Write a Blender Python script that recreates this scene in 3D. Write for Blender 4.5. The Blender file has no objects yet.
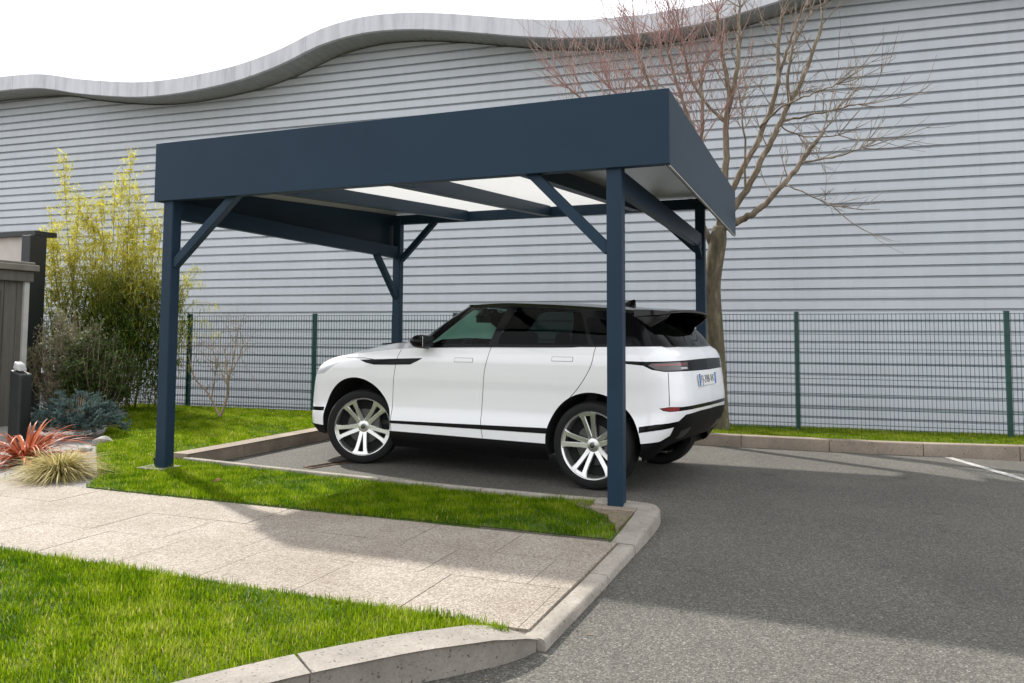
import bpy, bmesh, math, random
import numpy as np
from mathutils import Vector, Matrix
from mathutils.geometry import delaunay_2d_cdt
random.seed(7); RNG = np.random.default_rng(11)
SC = bpy.context.scene
COL = SC.collection
R = math.radians

# ------------------------------------------------------------------ camera
CAM = dict(f=794.867, cy=280.546, pitch=0.0669, roll=0.0047, yaw=0.3766, loc=(5.9991, -5.7859, 1.3653))
cd = bpy.data.cameras.new('camera'); cam = bpy.data.objects.new('camera', cd); COL.objects.link(cam)
_c, _s = math.cos(CAM['yaw']), math.sin(CAM['yaw'])
_cp, _sp = math.cos(CAM['pitch']), math.sin(CAM['pitch'])
_cr, _sr = math.cos(CAM['roll']), math.sin(CAM['roll'])
_X = Vector((_c, _s, 0)); _F = Vector((-_s * _cp, _c * _cp, _sp)); _U = Vector((_s * _sp, -_c * _sp, _cp))
_right = _X * _cr + _U * _sr; _up = _U * _cr - _X * _sr
M = Matrix((_right, _up, -_F)).transposed().to_4x4(); M.translation = Vector(CAM['loc'])
cam.matrix_world = M
cd.sensor_width = 36; cd.lens = CAM['f'] * 36 / 1024
cd.shift_y = (CAM['cy'] - 341.5) / 1024
cd.clip_start = 0.05; cd.clip_end = 2000
SC.camera = cam

# ------------------------------------------------------------------ sun, sky, exposure
SUN_TO = Vector((-0.93, 0.54, 1.0)).normalized()          # direction towards the sun
sd_ = bpy.data.lights.new('sun', 'SUN'); sun = bpy.data.objects.new('sun', sd_); COL.objects.link(sun)
sun.rotation_euler = SUN_TO.to_track_quat('Z', 'Y').to_euler()
sd_.energy = 3.7; sd_.angle = R(1.4); sd_.color = (1.0, 0.955, 0.89)
W = bpy.data.worlds.new('World'); SC.world = W; W.use_nodes = True
nt = W.node_tree; nt.nodes.clear()
sky = nt.nodes.new('ShaderNodeTexSky'); sky.sky_type = 'NISHITA'; sky.sun_disc = False
sky.sun_elevation = math.asin(SUN_TO.z); sky.sun_rotation = math.atan2(SUN_TO.x, SUN_TO.y)
sky.dust_density = 2.0
tc = nt.nodes.new('ShaderNodeTexCoord')
ns = nt.nodes.new('ShaderNodeTexNoise'); ns.inputs['Scale'].default_value = 1.6; ns.inputs['Detail'].default_value = 6
nt.links.new(tc.outputs['Generated'], ns.inputs['Vector'])
rp = nt.nodes.new('ShaderNodeValToRGB'); rp.color_ramp.elements[0].position = 0.25; rp.color_ramp.elements[1].position = 0.5
rp.color_ramp.elements[0].color = (.72, .72, .72, 1); rp.color_ramp.elements[1].color = (.97, .97, .97, 1)
nt.links.new(ns.outputs['Fac'], rp.inputs['Fac'])
mx = nt.nodes.new('ShaderNodeMix'); mx.data_type = 'RGBA'
nt.links.new(rp.outputs['Color'], mx.inputs['Factor']); nt.links.new(sky.outputs['Color'], mx.inputs['A'])
mx.inputs['B'].default_value = (9.7, 9.9, 10.3, 1)          # bright thin cloud veil
bg = nt.nodes.new('ShaderNodeBackground'); bg.inputs['Strength'].default_value = 0.10
nt.links.new(mx.outputs['Result'], bg.inputs['Color'])
wo = nt.nodes.new('ShaderNodeOutputWorld'); nt.links.new(bg.outputs[0], wo.inputs['Surface'])
SC.view_settings.view_transform = 'Standard'; SC.view_settings.look = 'None'
SC.view_settings.exposure = 0.76; SC.view_settings.gamma = 1.0; SC.view_settings.use_curve_mapping = False

# ------------------------------------------------------------------ helpers: materials
class NT:
    def __init__(s, name):
        s.m = bpy.data.materials.new(name); s.m.use_nodes = True
        s.t = s.m.node_tree; s.b = s.t.nodes['Principled BSDF']; s.out = s.t.nodes['Material Output']
    def n(s, typ, **kw):
        x = s.t.nodes.new('ShaderNode' + typ)
        for k, v in kw.items():
            if k in x.inputs: x.inputs[k].default_value = v
            else: setattr(x, k, v)
        return x
    def l(s, a, b): s.t.links.new(a, b)
    def pos(s, scale=(1, 1, 1), obj=False):
        o = s.n('TexCoord').outputs['Object'] if obj else s.n('NewGeometry').outputs['Position']
        mp = s.n('Mapping'); mp.inputs['Scale'].default_value = scale; s.l(o, mp.inputs['Vector']); return mp.outputs['Vector']
    def noise(s, vec, scale, detail=4, rough=.55):
        x = s.n('TexNoise'); x.inputs['Scale'].default_value = scale; x.inputs['Detail'].default_value = detail
        x.inputs['Roughness'].default_value = rough; s.l(vec, x.inputs['Vector']); return x.outputs['Fac']
    def ramp(s, fac, stops):
        r = s.n('ValToRGB'); e = r.color_ramp.elements
        while len(e) < len(stops): e.new(.5)
        for el, (p, c) in zip(e, stops):
            el.position = p; el.color = (*c, 1) if len(c) == 3 else c
        s.l(fac, r.inputs['Fac']); return r.outputs['Color']
    def mix(s, fac, a, b, mode='MIX'):
        m = s.n('Mix', data_type='RGBA', blend_type=mode)
        for sock, v in (('Factor', fac), ('A', a), ('B', b)):
            if hasattr(v, 'default_value') or hasattr(v, 'is_linked'): s.l(v, m.inputs[sock])
            else: m.inputs[sock].default_value = v if not isinstance(v, tuple) else ((*v, 1) if len(v) == 3 else v)
        return m.outputs['Result']
    def col(s, c):
        if isinstance(c, tuple): s.b.inputs['Base Color'].default_value = (*c, 1)
        else: s.l(c, s.b.inputs['Base Color'])
    def bump(s, h, strength=.3, dist=.01):
        b = s.n('Bump'); b.inputs['Strength'].default_value = strength; b.inputs['Distance'].default_value = dist
        s.l(h, b.inputs['Height']); s.l(b.outputs[0], s.b.inputs['Normal'])
    def set(s, **kw):
        for k, v in kw.items(): s.b.inputs[k.replace('_', ' ')].default_value = v
        return s

def simple(name, c, rough=.5, metal=0.0, var=.12, scale=6.0, coat=0.0, bump=0.0, bscale=60, obj=False, spec=.5):
    k = NT(name); k.b.inputs['Specular IOR Level'].default_value = spec; v = k.pos(obj=obj)
    n = k.noise(v, scale, 5)
    lo = tuple(max(0, x * (1 - var)) for x in c); hi = tuple(min(1, x * (1 + var)) for x in c)
    k.col(k.ramp(n, [(.3, lo), (.7, hi)])); k.set(Roughness=rough, Metallic=metal)
    if coat: k.set(Coat_Weight=coat, Coat_Roughness=.03)
    if bump: k.bump(k.noise(v, bscale, 3), bump, .004)
    return k.m

def leafmat(name, c1, c2, trans=.5, rough=.5, c3=None):
    """leaf / blade material: colour varies per face through a stored attribute, light passes through"""
    k = NT(name); a = k.n('Attribute', attribute_name='tint')
    c = k.ramp(a.outputs['Fac'], [(0, c1), (1, c2)] if c3 is None else [(0, c1), (.84, c2), (1, c3)])
    k.col(c); k.set(Roughness=rough); k.b.inputs['Specular IOR Level'].default_value = .05
    t = k.n('BsdfTranslucent'); k.l(c, t.inputs['Color'])
    m = k.n('MixShader'); m.inputs[0].default_value = trans
    k.l(k.b.outputs[0], m.inputs[1]); k.l(t.outputs[0], m.inputs[2]); k.l(m.outputs[0], k.out.inputs['Surface'])
    return k.m

# ------------------------------------------------------------------ helpers: meshes and objects
class MB:
    def __init__(s): s.v = []; s.f = []; s.tint = []
    def add(s, verts, faces, tint=None):
        o = len(s.v); s.v += [tuple(p) for p in verts]; s.f += [tuple(i + o for i in f) for f in faces]
        if tint is not None: s.tint += [tint] * len(verts)
    def box(s, c, size, rot=None):
        hx, hy, hz = (x / 2 for x in size); c = Vector(c)
        P = [Vector((x, y, z)) for z in (-hz, hz) for x, y in ((-hx, -hy), (hx, -hy), (hx, hy), (-hx, hy))]
        if rot is not None: P = [rot @ p for p in P]
        s.add([p + c for p in P], [(3, 2, 1, 0), (4, 5, 6, 7), (0, 1, 5, 4), (1, 2, 6, 5), (2, 3, 7, 6), (3, 0, 4, 7)])
    def beam(s, a, b, w, h, up=(0, 0, 1)):
        a, b = Vector(a), Vector(b); d = (b - a); L = d.length; d.normalize()
        u = Vector(up); x = d.cross(u)
        x = x.normalized() if x.length > 1e-6 else Vector((1, 0, 0)); u = x.cross(d)
        rot = Matrix((x, d, u)).transposed(); s.box((a + b) / 2, (w, L, h), rot)
    def tube(s, pts, rad, n=6, cap=True, tint=None):
        pts = [Vector(p) for p in pts]; rings = []
        if not hasattr(rad, '__len__'): rad = [rad] * len(pts)
        ref = None
        for i, p in enumerate(pts):
            d = (pts[min(i + 1, len(pts) - 1)] - pts[max(i - 1, 0)])
            d = d.normalized() if d.length > 1e-9 else Vector((0, 0, 1))
            if ref is None: ref = d.orthogonal().normalized()
            x = ref - d * ref.dot(d)
            x = x.normalized() if x.length > 1e-6 else d.orthogonal().normalized()
            ref = x; y = d.cross(x)
            rings.append([p + (x * math.cos(2 * math.pi * k / n) + y * math.sin(2 * math.pi * k / n)) * rad[i] for k in range(n)])
        V = [q for r in rings for q in r]; F = []
        for i in range(len(pts) - 1):
            for k in range(n):
                F.append((i * n + k, i * n + (k + 1) % n, (i + 1) * n + (k + 1) % n, (i + 1) * n + k))
        if cap: F += [tuple(range(n))[::-1], tuple((len(pts) - 1) * n + k for k in range(n))]
        s.add(V, F, tint)
    def prism(s, poly, z0, z1):
        n = len(poly)
        if sum(poly[i][0] * poly[(i + 1) % n][1] - poly[(i + 1) % n][0] * poly[i][1] for i in range(n)) < 0: poly = poly[::-1]
        V = [(x, y, z0) for x, y in poly] + [(x, y, z1) for x, y in poly]
        F = [tuple(range(n))[::-1], tuple(range(n, 2 * n))] + [(i, (i + 1) % n, n + (i + 1) % n, n + i) for i in range(n)]
        s.add(V, F)
    def lathe(s, prof, n=32, axis='Z', c=(0, 0, 0), closed=False):
        """prof: list of (radius, height)"""
        V = []; F = []
        for r, h in prof:
            for k in range(n):
                a = 2 * math.pi * k / n; x, y = r * math.cos(a), r * math.sin(a)
                p = (x, y, h) if axis == 'Z' else (x, h, y)
                V.append((p[0] + c[0], p[1] + c[1], p[2] + c[2]))
        m = len(prof)
        for i in range(m - 1 + (1 if closed else 0)):
            j = (i + 1) % m
            for k in range(n):
                q = (i * n + k, i * n + (k + 1) % n, j * n + (k + 1) % n, j * n + k)
                F.append(q if axis == 'Z' else q[::-1])
        s.add(V, F)
    def build(s, name, m, parent=None, smooth=False, bevel=0, origin=None, auto=None):
        me = bpy.data.meshes.new(name)
        if origin is not None:
            ox, oy, oz = origin; vv = [(x - ox, y - oy, z - oz) for x, y, z in s.v]
        else: vv = s.v
        me.from_pydata(vv, [], s.f)
        if s.tint and len(s.tint) == len(s.v):
            at = me.attributes.new('tint', 'FLOAT', 'POINT'); at.data.foreach_set('value', s.tint)
        o = bpy.data.objects.new(name, me); COL.objects.link(o); me.materials.append(m)
        if parent is not None: o.parent = parent
        elif origin is not None: o.location = origin
        if smooth: me.shade_smooth()
        if auto is not None: me.shade_smooth(); me.set_sharp_from_angle(angle=R(auto))
        if bevel:
            b = o.modifiers.new('bevel', 'BEVEL'); b.width = bevel; b.segments = 2; b.limit_method = 'ANGLE'
        return o

def tag(o, label=None, cat=None, group=None, kind=None):
    if label: o['label'] = label
    if cat: o['category'] = cat
    if group: o['group'] = group
    if kind: o['kind'] = kind
    return o
def thing(name, label, cat, loc=(0, 0, 0), rz=0, group=None):
    o = bpy.data.objects.new(name, None); COL.objects.link(o); o.location = loc; o.rotation_euler.z = rz
    o.empty_display_size = .2
    return tag(o, label, cat, group)
def cut(poly, n=4):
    out = []
    for i in range(len(poly)):
        a, b = Vector(poly[i]), Vector(poly[(i + 1) % len(poly)])
        for k in range(n): out.append(tuple(a.lerp(b, k / n)))
    return out
def arc(c, r, a0, a1, n=8):
    return [(c[0] + r * math.cos(R(a0 + (a1 - a0) * k / n)), c[1] + r * math.sin(R(a0 + (a1 - a0) * k / n))) for k in range(n + 1)]
def crom(pts, n=8):
    """smooth polyline through points"""
    P = [Vector(p) for p in pts]; out = []
    for i in range(len(P) - 1):
        p0, p1, p2, p3 = P[max(i - 1, 0)], P[i], P[i + 1], P[min(i + 2, len(P) - 1)]
        for k in range(n):
            t = k / n
            out.append(.5 * ((2 * p1) + (p2 - p0) * t + (2 * p0 - 5 * p1 + 4 * p2 - p3) * t * t + (3 * p1 - p0 - 3 * p2 + p3) * t ** 3))
    out.append(P[-1]); return out
def inpoly(x, y, poly):
    x = np.asarray(x); y = np.asarray(y); r = np.zeros(x.shape, bool); n = len(poly)
    for i in range(n):
        x0, y0 = poly[i][:2]; x1, y1 = poly[(i + 1) % n][:2]
        c = ((y0 > y) != (y1 > y)) & (x < (x1 - x0) * (y - y0) / ((y1 - y0) or 1e-12) + x0); r ^= c
    return r
def ray(u, v):
    a = (u - 512) / CAM['f']; b = -(v - CAM['cy']) / CAM['f']
    return _right * a + _up * b + _F
def ground(u, v, z=0.0):
    d = ray(u, v); C = Vector(CAM['loc']); return C + d * ((z - C.z) / d.z)
def at_y(u, v, y):
    d = ray(u, v); C = Vector(CAM['loc']); return C + d * ((y - C.y) / d.y)

# ------------------------------------------------------------------ materials
def asphalt():
    k = NT('asphalt'); v = k.pos()
    vo = k.n('TexVoronoi', Scale=130.0); k.l(v, vo.inputs['Vector'])
    base = k.ramp(vo.outputs['Color'], [(.0, (.034, .0325, .0275)), (.5, (.083, .0785, .067)), (.8, (.135, .127, .109)), (1, (.25, .237, .205))])
    big = k.ramp(k.noise(v, .7, 5, .6), [(.3, (.80, .79, .78)), (.7, (1.12, 1.12, 1.12))])
    c = k.mix(1.0, base, big, 'MULTIPLY')
    oil = k.ramp(k.noise(v, 2.3, 3, .5), [(.24, (.62, .61, .60)), (.36, (1, 1, 1))]); c = k.mix(1.0, c, oil, 'MULTIPLY')
    spk = k.ramp(k.noise(v, 38, 2, .5), [(.69, (0, 0, 0)), (.73, (1, 1, 1))])
    c = k.mix(spk, c, (.24, .23, .22)); k.col(c); k.set(Roughness=.88)
    k.bump(vo.outputs['Distance'], .55, .006); return k.m
def pebble():
    k = NT('washed_pebble_concrete'); v = k.pos()
    vo = k.n('TexVoronoi', Scale=105.0); k.l(v, vo.inputs['Vector'])
    c = k.ramp(vo.outputs['Color'], [(0, (.185, .155, .12)), (.35, (.295, .258, .215)), (.7, (.38, .343, .298)), (1, (.47, .438, .392))])
    edge = k.ramp(vo.outputs['Distance'], [(.35, (1, 1, 1)), (.75, (.70, .66, .61))]); c = k.mix(1.0, c, edge, 'MULTIPLY')
    st = k.ramp(k.noise(v, 1.3, 5, .65), [(.3, (.78, .745, .70)), (.65, (1.05, 1.05, 1.05))]); c = k.mix(1.0, c, st, 'MULTIPLY')
    k.col(c); k.set(Roughness=.85); k.bump(vo.outputs['Distance'], .5, .006); return k.m
def concrete(name, c, pits=True, scale=3.0):
    k = NT(name); v = k.pos()
    a = k.ramp(k.noise(v, scale, 8, .7), [(.28, tuple(x * .58 for x in c)), (.70, tuple(min(1, x * 1.15) for x in c))])
    fine = k.ramp(k.noise(v, 90, 3), [(.3, (.86, .86, .86)), (.7, (1.08, 1.08, 1.08))]); a = k.mix(1.0, a, fine, 'MULTIPLY')
    if pits:
        p = k.ramp(k.noise(v, 60, 2, .5), [(.31, (.40, .38, .35)), (.36, (1, 1, 1))]); a = k.mix(1.0, a, p, 'MULTIPLY')
    k.col(a); k.set(Roughness=.9); k.bump(k.noise(v, 70, 4), .35, .004); return k.m
def soil(name, c1, c2, scale=40):
    k = NT(name); v = k.pos(); k.col(k.ramp(k.noise(v, scale, 6, .7), [(.3, c1), (.7, c2)])); k.set(Roughness=.95)
    k.bump(k.noise(v, scale, 5), .6, .01); return k.m
MAT = {}
MAT['asphalt'] = asphalt(); MAT['pebble'] = pebble()
MAT['kerb'] = concrete('kerb_concrete', (.325, .292, .247)); MAT['kerb_dirty'] = concrete('kerb_concrete_weathered', (.30, .245, .19), scale=2.2)
MAT['kerb_pale'] = concrete('kerb_concrete_pale', (.305, .275, .237))
MAT['joint'] = soil('joint_sand', (.10, .085, .07), (.17, .14, .11))
MAT['lawn_soil'] = soil('lawn_soil', (.03, .06, .006), (.07, .11, .012))
MAT['gravel'] = soil('grey_gravel', (.12, .115, .105), (.36, .34, .31), 55)
MAT['earth'] = soil('earth', (.10, .075, .05), (.2, .16, .11), 20)
MAT['paint'] = simple('road_paint', (.36, .35, .33), .7, var=.4, scale=14)
def navy_mat():
    k = NT('navy_powder_coat'); v = k.pos()
    k.col(k.ramp(k.noise(v, 1.5, 4), [(.3, (.0135, .031, .053)), (.7, (.0165, .036, .061))])); k.set(Roughness=.42)
    k.b.inputs['Specular IOR Level'].default_value = .16
    k.bump(k.noise(v, 260, 2), .05, .001); return k.m
MAT['navy'] = navy_mat()
MAT['roof_opaque'] = simple('beige_ceiling_panel', (.42, .41, .36), .28, var=.05)
def poly_mat():
    k = NT('opal_polycarbonate'); v = k.pos((60, .3, 1))
    c = k.ramp(k.noise(v, 1, 1), [(.3, (.74, .74, .73)), (.7, (.80, .80, .79))])
    k.col(c); k.set(Roughness=.3)
    t = k.n('BsdfTranslucent'); k.l(c, t.inputs['Color']); m = k.n('MixShader'); m.inputs[0].default_value = .70
    k.l(k.b.outputs[0], m.inputs[1]); k.l(t.outputs[0], m.inputs[2]); k.l(m.outputs[0], k.out.inputs['Surface']); return k.m
MAT['poly'] = poly_mat()
def clad_mat():
    k = NT('grey_metal_cladding'); v = k.pos((.35, .35, .9))
    c = k.ramp(k.noise(v, 1.4, 6, .6), [(.3, (.51, .545, .58)), (.7, (.57, .605, .64))])
    st = k.ramp(k.noise(k.pos((5, 5, .12)), 1.5, 4), [(.35, (.965, .965, .96)), (.6, (1.01, 1.01, 1.01))])
    sx = k.n('SeparateXYZ'); k.l(k.n('NewGeometry').outputs['Position'], sx.inputs[0]); cx = k.n('CombineXYZ'); k.l(sx.outputs['X'], cx.inputs['X']); k.l(sx.outputs['Z'], cx.inputs['Y'])
    bt = k.n('TexBrick'); bt.offset = .37; k.l(cx.outputs[0], bt.inputs['Vector'])
    for nm, vv in (('Scale', 1.0), ('Mortar Size', .004), ('Brick Width', 5.4), ('Row Height', 2.13), ('Mortar Smooth', .3)): bt.inputs[nm].default_value = vv
    bt.inputs['Color1'].default_value = (.955, .955, .955, 1); bt.inputs['Color2'].default_value = (1.0, 1.0, 1.0, 1); bt.inputs['Mortar'].default_value = (.80, .80, .80, 1)
    k.col(k.mix(1.0, k.mix(1.0, c, st, 'MULTIPLY'), bt.outputs['Color'], 'MULTIPLY')); k.set(Roughness=.42); k.b.inputs['Specular IOR Level'].default_value = .4
    return k.m
MAT['clad'] = clad_mat()
def band_mat():
    k = NT('weathered_zinc_band'); v = k.pos((2.2, .2, .3))
    c = k.ramp(k.noise(v, 2, 6, .65), [(.25, (.40, .40, .43)), (.5, (.56, .56, .59)), (.75, (.66, .66, .69))])
    k.col(c); k.set(Roughness=.55, Metallic=.0); return k.m
MAT['band'] = band_mat()
MAT['soffit'] = simple('soffit_sheet', (.30, .31, .30), .5, var=.08)
MAT['fence'] = simple('green_fence_coating', (.004, .050, .038), .4, var=.1)
MAT['car_white'] = simple('white_car_paint', (.87, .87, .88), .28, var=.004, coat=1.0)
MAT['car_black'] = simple('gloss_black_trim', (.0035, .0035, .004), .18, var=.05, spec=.16)
MAT['car_roof'] = simple('gloss_black_roof', (.007, .0065, .006), .14, var=.05, spec=.4)
MAT['car_matt'] = simple('matt_black_plastic', (.0045, .0045, .0045), .55, var=.1, spec=.14)
MAT['dark'] = simple('wheel_arch_liner', (.004, .004, .004), .9, var=.1)
MAT['tyre'] = simple('tyre_rubber', (.010, .010, .010), .7, var=.15, scale=20, bump=.1, spec=.25)
MAT['rim'] = simple('machined_alloy', (.74, .735, .72), .26, metal=.92, var=.05)
MAT['rim_dark'] = simple('dark_alloy_recess', (.10, .10, .10), .4, metal=.8, var=.1)
MAT['disc'] = simple('brake_disc_steel', (.10, .10, .10), .35, metal=1.0, var=.1)
MAT['chrome'] = simple('chrome', (.8, .8, .8), .08, metal=1.0, var=.02)
MAT['lamp_red'] = simple('red_lamp_lens', (.22, .012, .014), .08, var=.15, scale=30, coat=1.0)
MAT['lamp_dark'] = simple('smoked_lamp_lens', (.022, .008, .009), .06, var=.2, scale=30, coat=1.0)
MAT['lamp_clear'] = simple('clear_lamp_lens', (.55, .55, .57), .1, var=.1, coat=1.0)
MAT['plate_white'] = simple('number_plate_white', (.78, .78, .76), .35, var=.03)
MAT['plate_blue'] = simple('number_plate_blue', (.02, .13, .50), .35, var=.03)
MAT['ink'] = simple('number_plate_ink', (.01, .01, .012), .4, var=.03)
MAT['seat'] = simple('dark_upholstery', (.018, .018, .02), .7, var=.15, scale=20)
def glass_mat(name, tint, refl=.5, rough=.0):
    k = NT(name); v = k.pos(); t = k.n('BsdfTransparent')
    k.l(k.ramp(k.noise(v, 2, 2), [(.3, tuple(x * .97 for x in tint)), (.7, tint)]), t.inputs['Color'])
    g = k.n('BsdfGlossy'); g.inputs['Roughness'].default_value = .02
    lw = k.n('Fresnel'); lw.inputs['IOR'].default_value = 1.22
    m = k.n('MixShader'); k.l(lw.outputs[0], m.inputs[0]); k.l(t.outputs[0], m.inputs[1]); k.l(g.outputs[0], m.inputs[2])
    k.l(m.outputs[0], k.out.inputs['Surface']); return k.m
MAT['glass'] = glass_mat('green_tinted_glass', (.46, .68, .60)); MAT['glass_dark'] = glass_mat('privacy_glass', (.05, .06, .058))
def bark_mat(name, c1, c2, c3, sc=14):
    k = NT(name); v = k.pos((1, 1, .35)); n = k.noise(v, sc, 7, .65)
    c = k.ramp(n, [(.3, c1), (.55, c2), (.72, c3)])
    k.col(c); k.set(Roughness=.9); k.bump(n, .6, .012); return k.m
MAT['bark'] = bark_mat('tree_bark', (.055, .046, .03), (.125, .105, .062), (.23, .20, .13))
MAT['limb'] = bark_mat('limb_bark', (.07, .055, .038), (.18, .14, .095), (.40, .34, .26), 9)
MAT['twig_red'] = bark_mat('reddish_twig_bark', (.20, .11, .095), (.31, .19, .165), (.42, .29, .25), 6)
MAT['twig_tan'] = bark_mat('tan_twig_bark', (.17, .125, .085), (.28, .215, .145), (.38, .30, .21), 8)
MAT['grass'] = leafmat('grass_blade', (.040, .115, .002), (.265, .365, .007), .55, .6, (.50, .42, .17))
MAT['bamboo_leaf'] = leafmat('bamboo_leaf', (.034, .082, .012), (.66, .60, .10), .5)
MAT['shrub_leaf'] = leafmat('dark_shrub_leaf', (.024, .046, .011), (.11, .15, .045), .35)
MAT['grey_leaf'] = leafmat('grey_green_leaf', (.11, .115, .06), (.34, .335, .21), .35)
MAT['spruce'] = leafmat('blue_spruce_needle', (.045, .075, .07), (.20, .28, .26), .25, .6)
MAT['red_leaf'] = leafmat('red_sword_leaf', (.22, .035, .012), (.64, .23, .12), .35, .4)
MAT['pale_leaf'] = leafmat('straw_grass_blade', (.28, .25, .075), (.72, .61, .30), .4, .5)
MAT['culm'] = simple('bamboo_culm', (.16, .15, .04), .5, var=.3)
MAT['shed_wood'] = None
def planks():
    k = NT('grey_brown_boards'); v = k.pos((9, 9, .4)); n = k.noise(v, 3, 5)
    k.col(k.ramp(n, [(.3, (.085, .078, .062)), (.7, (.125, .115, .095))])); k.set(Roughness=.7); k.bump(n, .2, .004); return k.m
MAT['shed_wood'] = planks()
MAT['trim_pale'] = simple('pale_trim', (.42, .41, .38), .6)
MAT['render'] = simple('beige_render', (.52, .47, .43), .85, var=.06, bump=.15)
MAT['charcoal'] = simple('charcoal_cladding', (.014, .016, .016), .5, var=.2)
MAT['lampcap'] = simple('white_lamp_cap', (.42, .42, .41), .35, var=.03)
MAT['stone'] = simple('garden_stone', (.30, .28, .25), .9, var=.35, scale=9, bump=.4, bscale=30)
MAT['deadleaf'] = leafmat('dry_leaf', (.22, .10, .05), (.42, .26, .18), .2)
MAT['litter'] = leafmat('leaf_litter', (.06, .045, .03), (.24, .18, .12), .1)
MAT['rust'] = simple('rusty_grate', (.11, .062, .03), .8, var=.5, scale=20)

# ------------------------------------------------------------------ the ground
def slab(name, poly, z0, z1, m, kind='structure'):
    b = MB(); b.prism(poly, z0, z1); return tag(b.build(name, m), kind=kind)
b = MB(); b.add([(-300, -300, -.52), (300, -300, -.52), (300, 300, -.52), (-300, 300, -.52)], [(0, 1, 2, 3)])
tag(b.build('ground', MAT['earth']), kind='structure')
b = MB(); b.prism([(-40, -60), (60, -60), (60, 4.44), (-40, 4.44)], -.5, 0.0)
tag(b.build('asphalt_yard', MAT['asphalt']), kind='structure')

fyaw = 0.0609; T = Vector((math.cos(fyaw), math.sin(fyaw), 0)); Nn = Vector((-math.sin(fyaw), math.cos(fyaw), 0))
F0 = Vector((-4.445, 5.189, 0))
def FP(s, off=0, z=0): return F0 + T * s + Nn * off + Vector((0, 0, z))

def sweep(b, path, width, heights, z0=-.1, bev=.018):
    """kerb: section to the LEFT of the path direction, rounded arrises on top"""
    P = [Vector((p[0], p[1], 0)) for p in path]; n = len(P); rings = []
    for i in range(n):
        d = (P[min(i + 1, n - 1)] - P[max(i - 1, 0)]).normalized(); l = Vector((-d.y, d.x, 0)); h = heights[i] if hasattr(heights, '__len__') else heights
        sec = [(0, z0), (0, h - bev), (bev * .35, h - bev * .3), (bev, h), (width - bev, h), (width - bev * .35, h - bev * .3), (width, h - bev), (width, z0)]
        rings.append([P[i] + l * a + Vector((0, 0, z)) for a, z in sec])
    m = 8; V = [q for r in rings for q in r]; F = []
    for i in range(n - 1):
        for k in range(m): F.append((i * m + k, (i + 1) * m + k, (i + 1) * m + (k + 1) % m, i * m + (k + 1) % m))
    F += [tuple(range(m)), tuple((n - 1) * m + k for k in range(m))[::-1]]
    b.add(V, F)
def stones(b, path, width, heights, length=1.0, gap=.008, **kw):
    """cut a kerb line into separate stones with open joints"""
    P = [Vector((p[0], p[1], 0)) for p in path]; H = list(heights) if hasattr(heights, '__len__') else [heights] * len(P)
    L = [0]
    for i in range(1, len(P)): L.append(L[-1] + (P[i] - P[i - 1]).length)
    def at(d):
        x = np.interp(d, L, [p.x for p in P]); y = np.interp(d, L, [p.y for p in P]); return (x, y), float(np.interp(d, L, H))
    d = 0
    while d < L[-1] - .02:
        e = min(d + length, L[-1]); k = max(2, int((e - d) / .08)); q = [at(d + gap / 2 + (e - d - gap) * j / k) for j in range(k + 1)]
        sweep(b, [a for a, _ in q], width, [h for _, h in q], **kw); d = e

# kerb between the yard and the front lawn
kp = [tuple(p)[:2] for p in crom([(4.81, -2.47), (4.745, -2.62), (4.59, -2.82), (4.38, -3.06), (4.12, -3.40), (3.90, -3.80), (3.75, -4.4), (3.66, -5.4), (3.6, -7), (3.58, -12)], 10)]
hs = list(np.interp(np.arange(len(kp)), [0, 4, 14, 24, 100], [.055, .075, .115, .13, .13]))
b = MB(); stones(b, kp[::-1], -.165, hs[::-1], 1.0) if False else stones(b, kp, -.165, hs, 1.0)
for i, f in enumerate(b.f): b.f[i] = f[::-1]
tag(b.build('kerb_front_lawn', MAT['kerb_pale'], auto=40), kind='structure')
# flush kerb at the end of the footpath
b = MB(); stones(b, [(4.845, -2.46), (4.86, -1.6), (4.865, -.82)], .115, [.052, .05, .058], 1.0); tag(b.build('kerb_path_end', MAT['kerb'], auto=40), kind='structure')
# rounded island kerb near the front post
ip = [(4.867, -.815), (4.87, -.5), (4.868, -.15)] + arc((4.665, .0), .2, 20, 82, 8) + [(4.5, .245), (4.36, .262)]
hs = list(np.interp(np.arange(len(ip)), [0, 2, 5, 20], [.06, .10, .118, .112]))
b = MB(); stones(b, ip, .17, hs, 1.3); tag(b.build('kerb_island', MAT['kerb'], auto=40), kind='structure')
# thin edging along the parking bay, then the bay's end kerb and the long rear kerb
b = MB(); stones(b, [(4.36, .262), (4.0, .255), (3.25, .29), (1.75, .40), (.84, .49), (-.04, .585)], .065, .108, 1.0, bev=.01); tag(b.build('kerb_bay_edging', MAT['kerb'], auto=40), kind='structure')
b = MB(); stones(b, [(-.035, .56), (-.01, 1.3), (.0, 2.7), (.0, 4.40)][::-1], -.18, .14, 1.0)
for i, f in enumerate(b.f): b.f[i] = f[::-1]
tag(b.build('kerb_bay_end', MAT['kerb_dirty'], auto=40), kind='structure')
bk = [tuple(p)[:2] for p in crom([(.0, 4.36), (2.5, 4.36), (4.7, 4.36), (5.7, 4.38), (6.75, 4.43), (8.02, 4.66), (9.4, 5.0), (11, 5.5), (13, 6.2)], 8)]
b = MB(); stones(b, bk, .13, .142, 1.0)
tag(b.build('kerb_rear', MAT['kerb_dirty'], auto=40), kind='structure')

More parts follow.
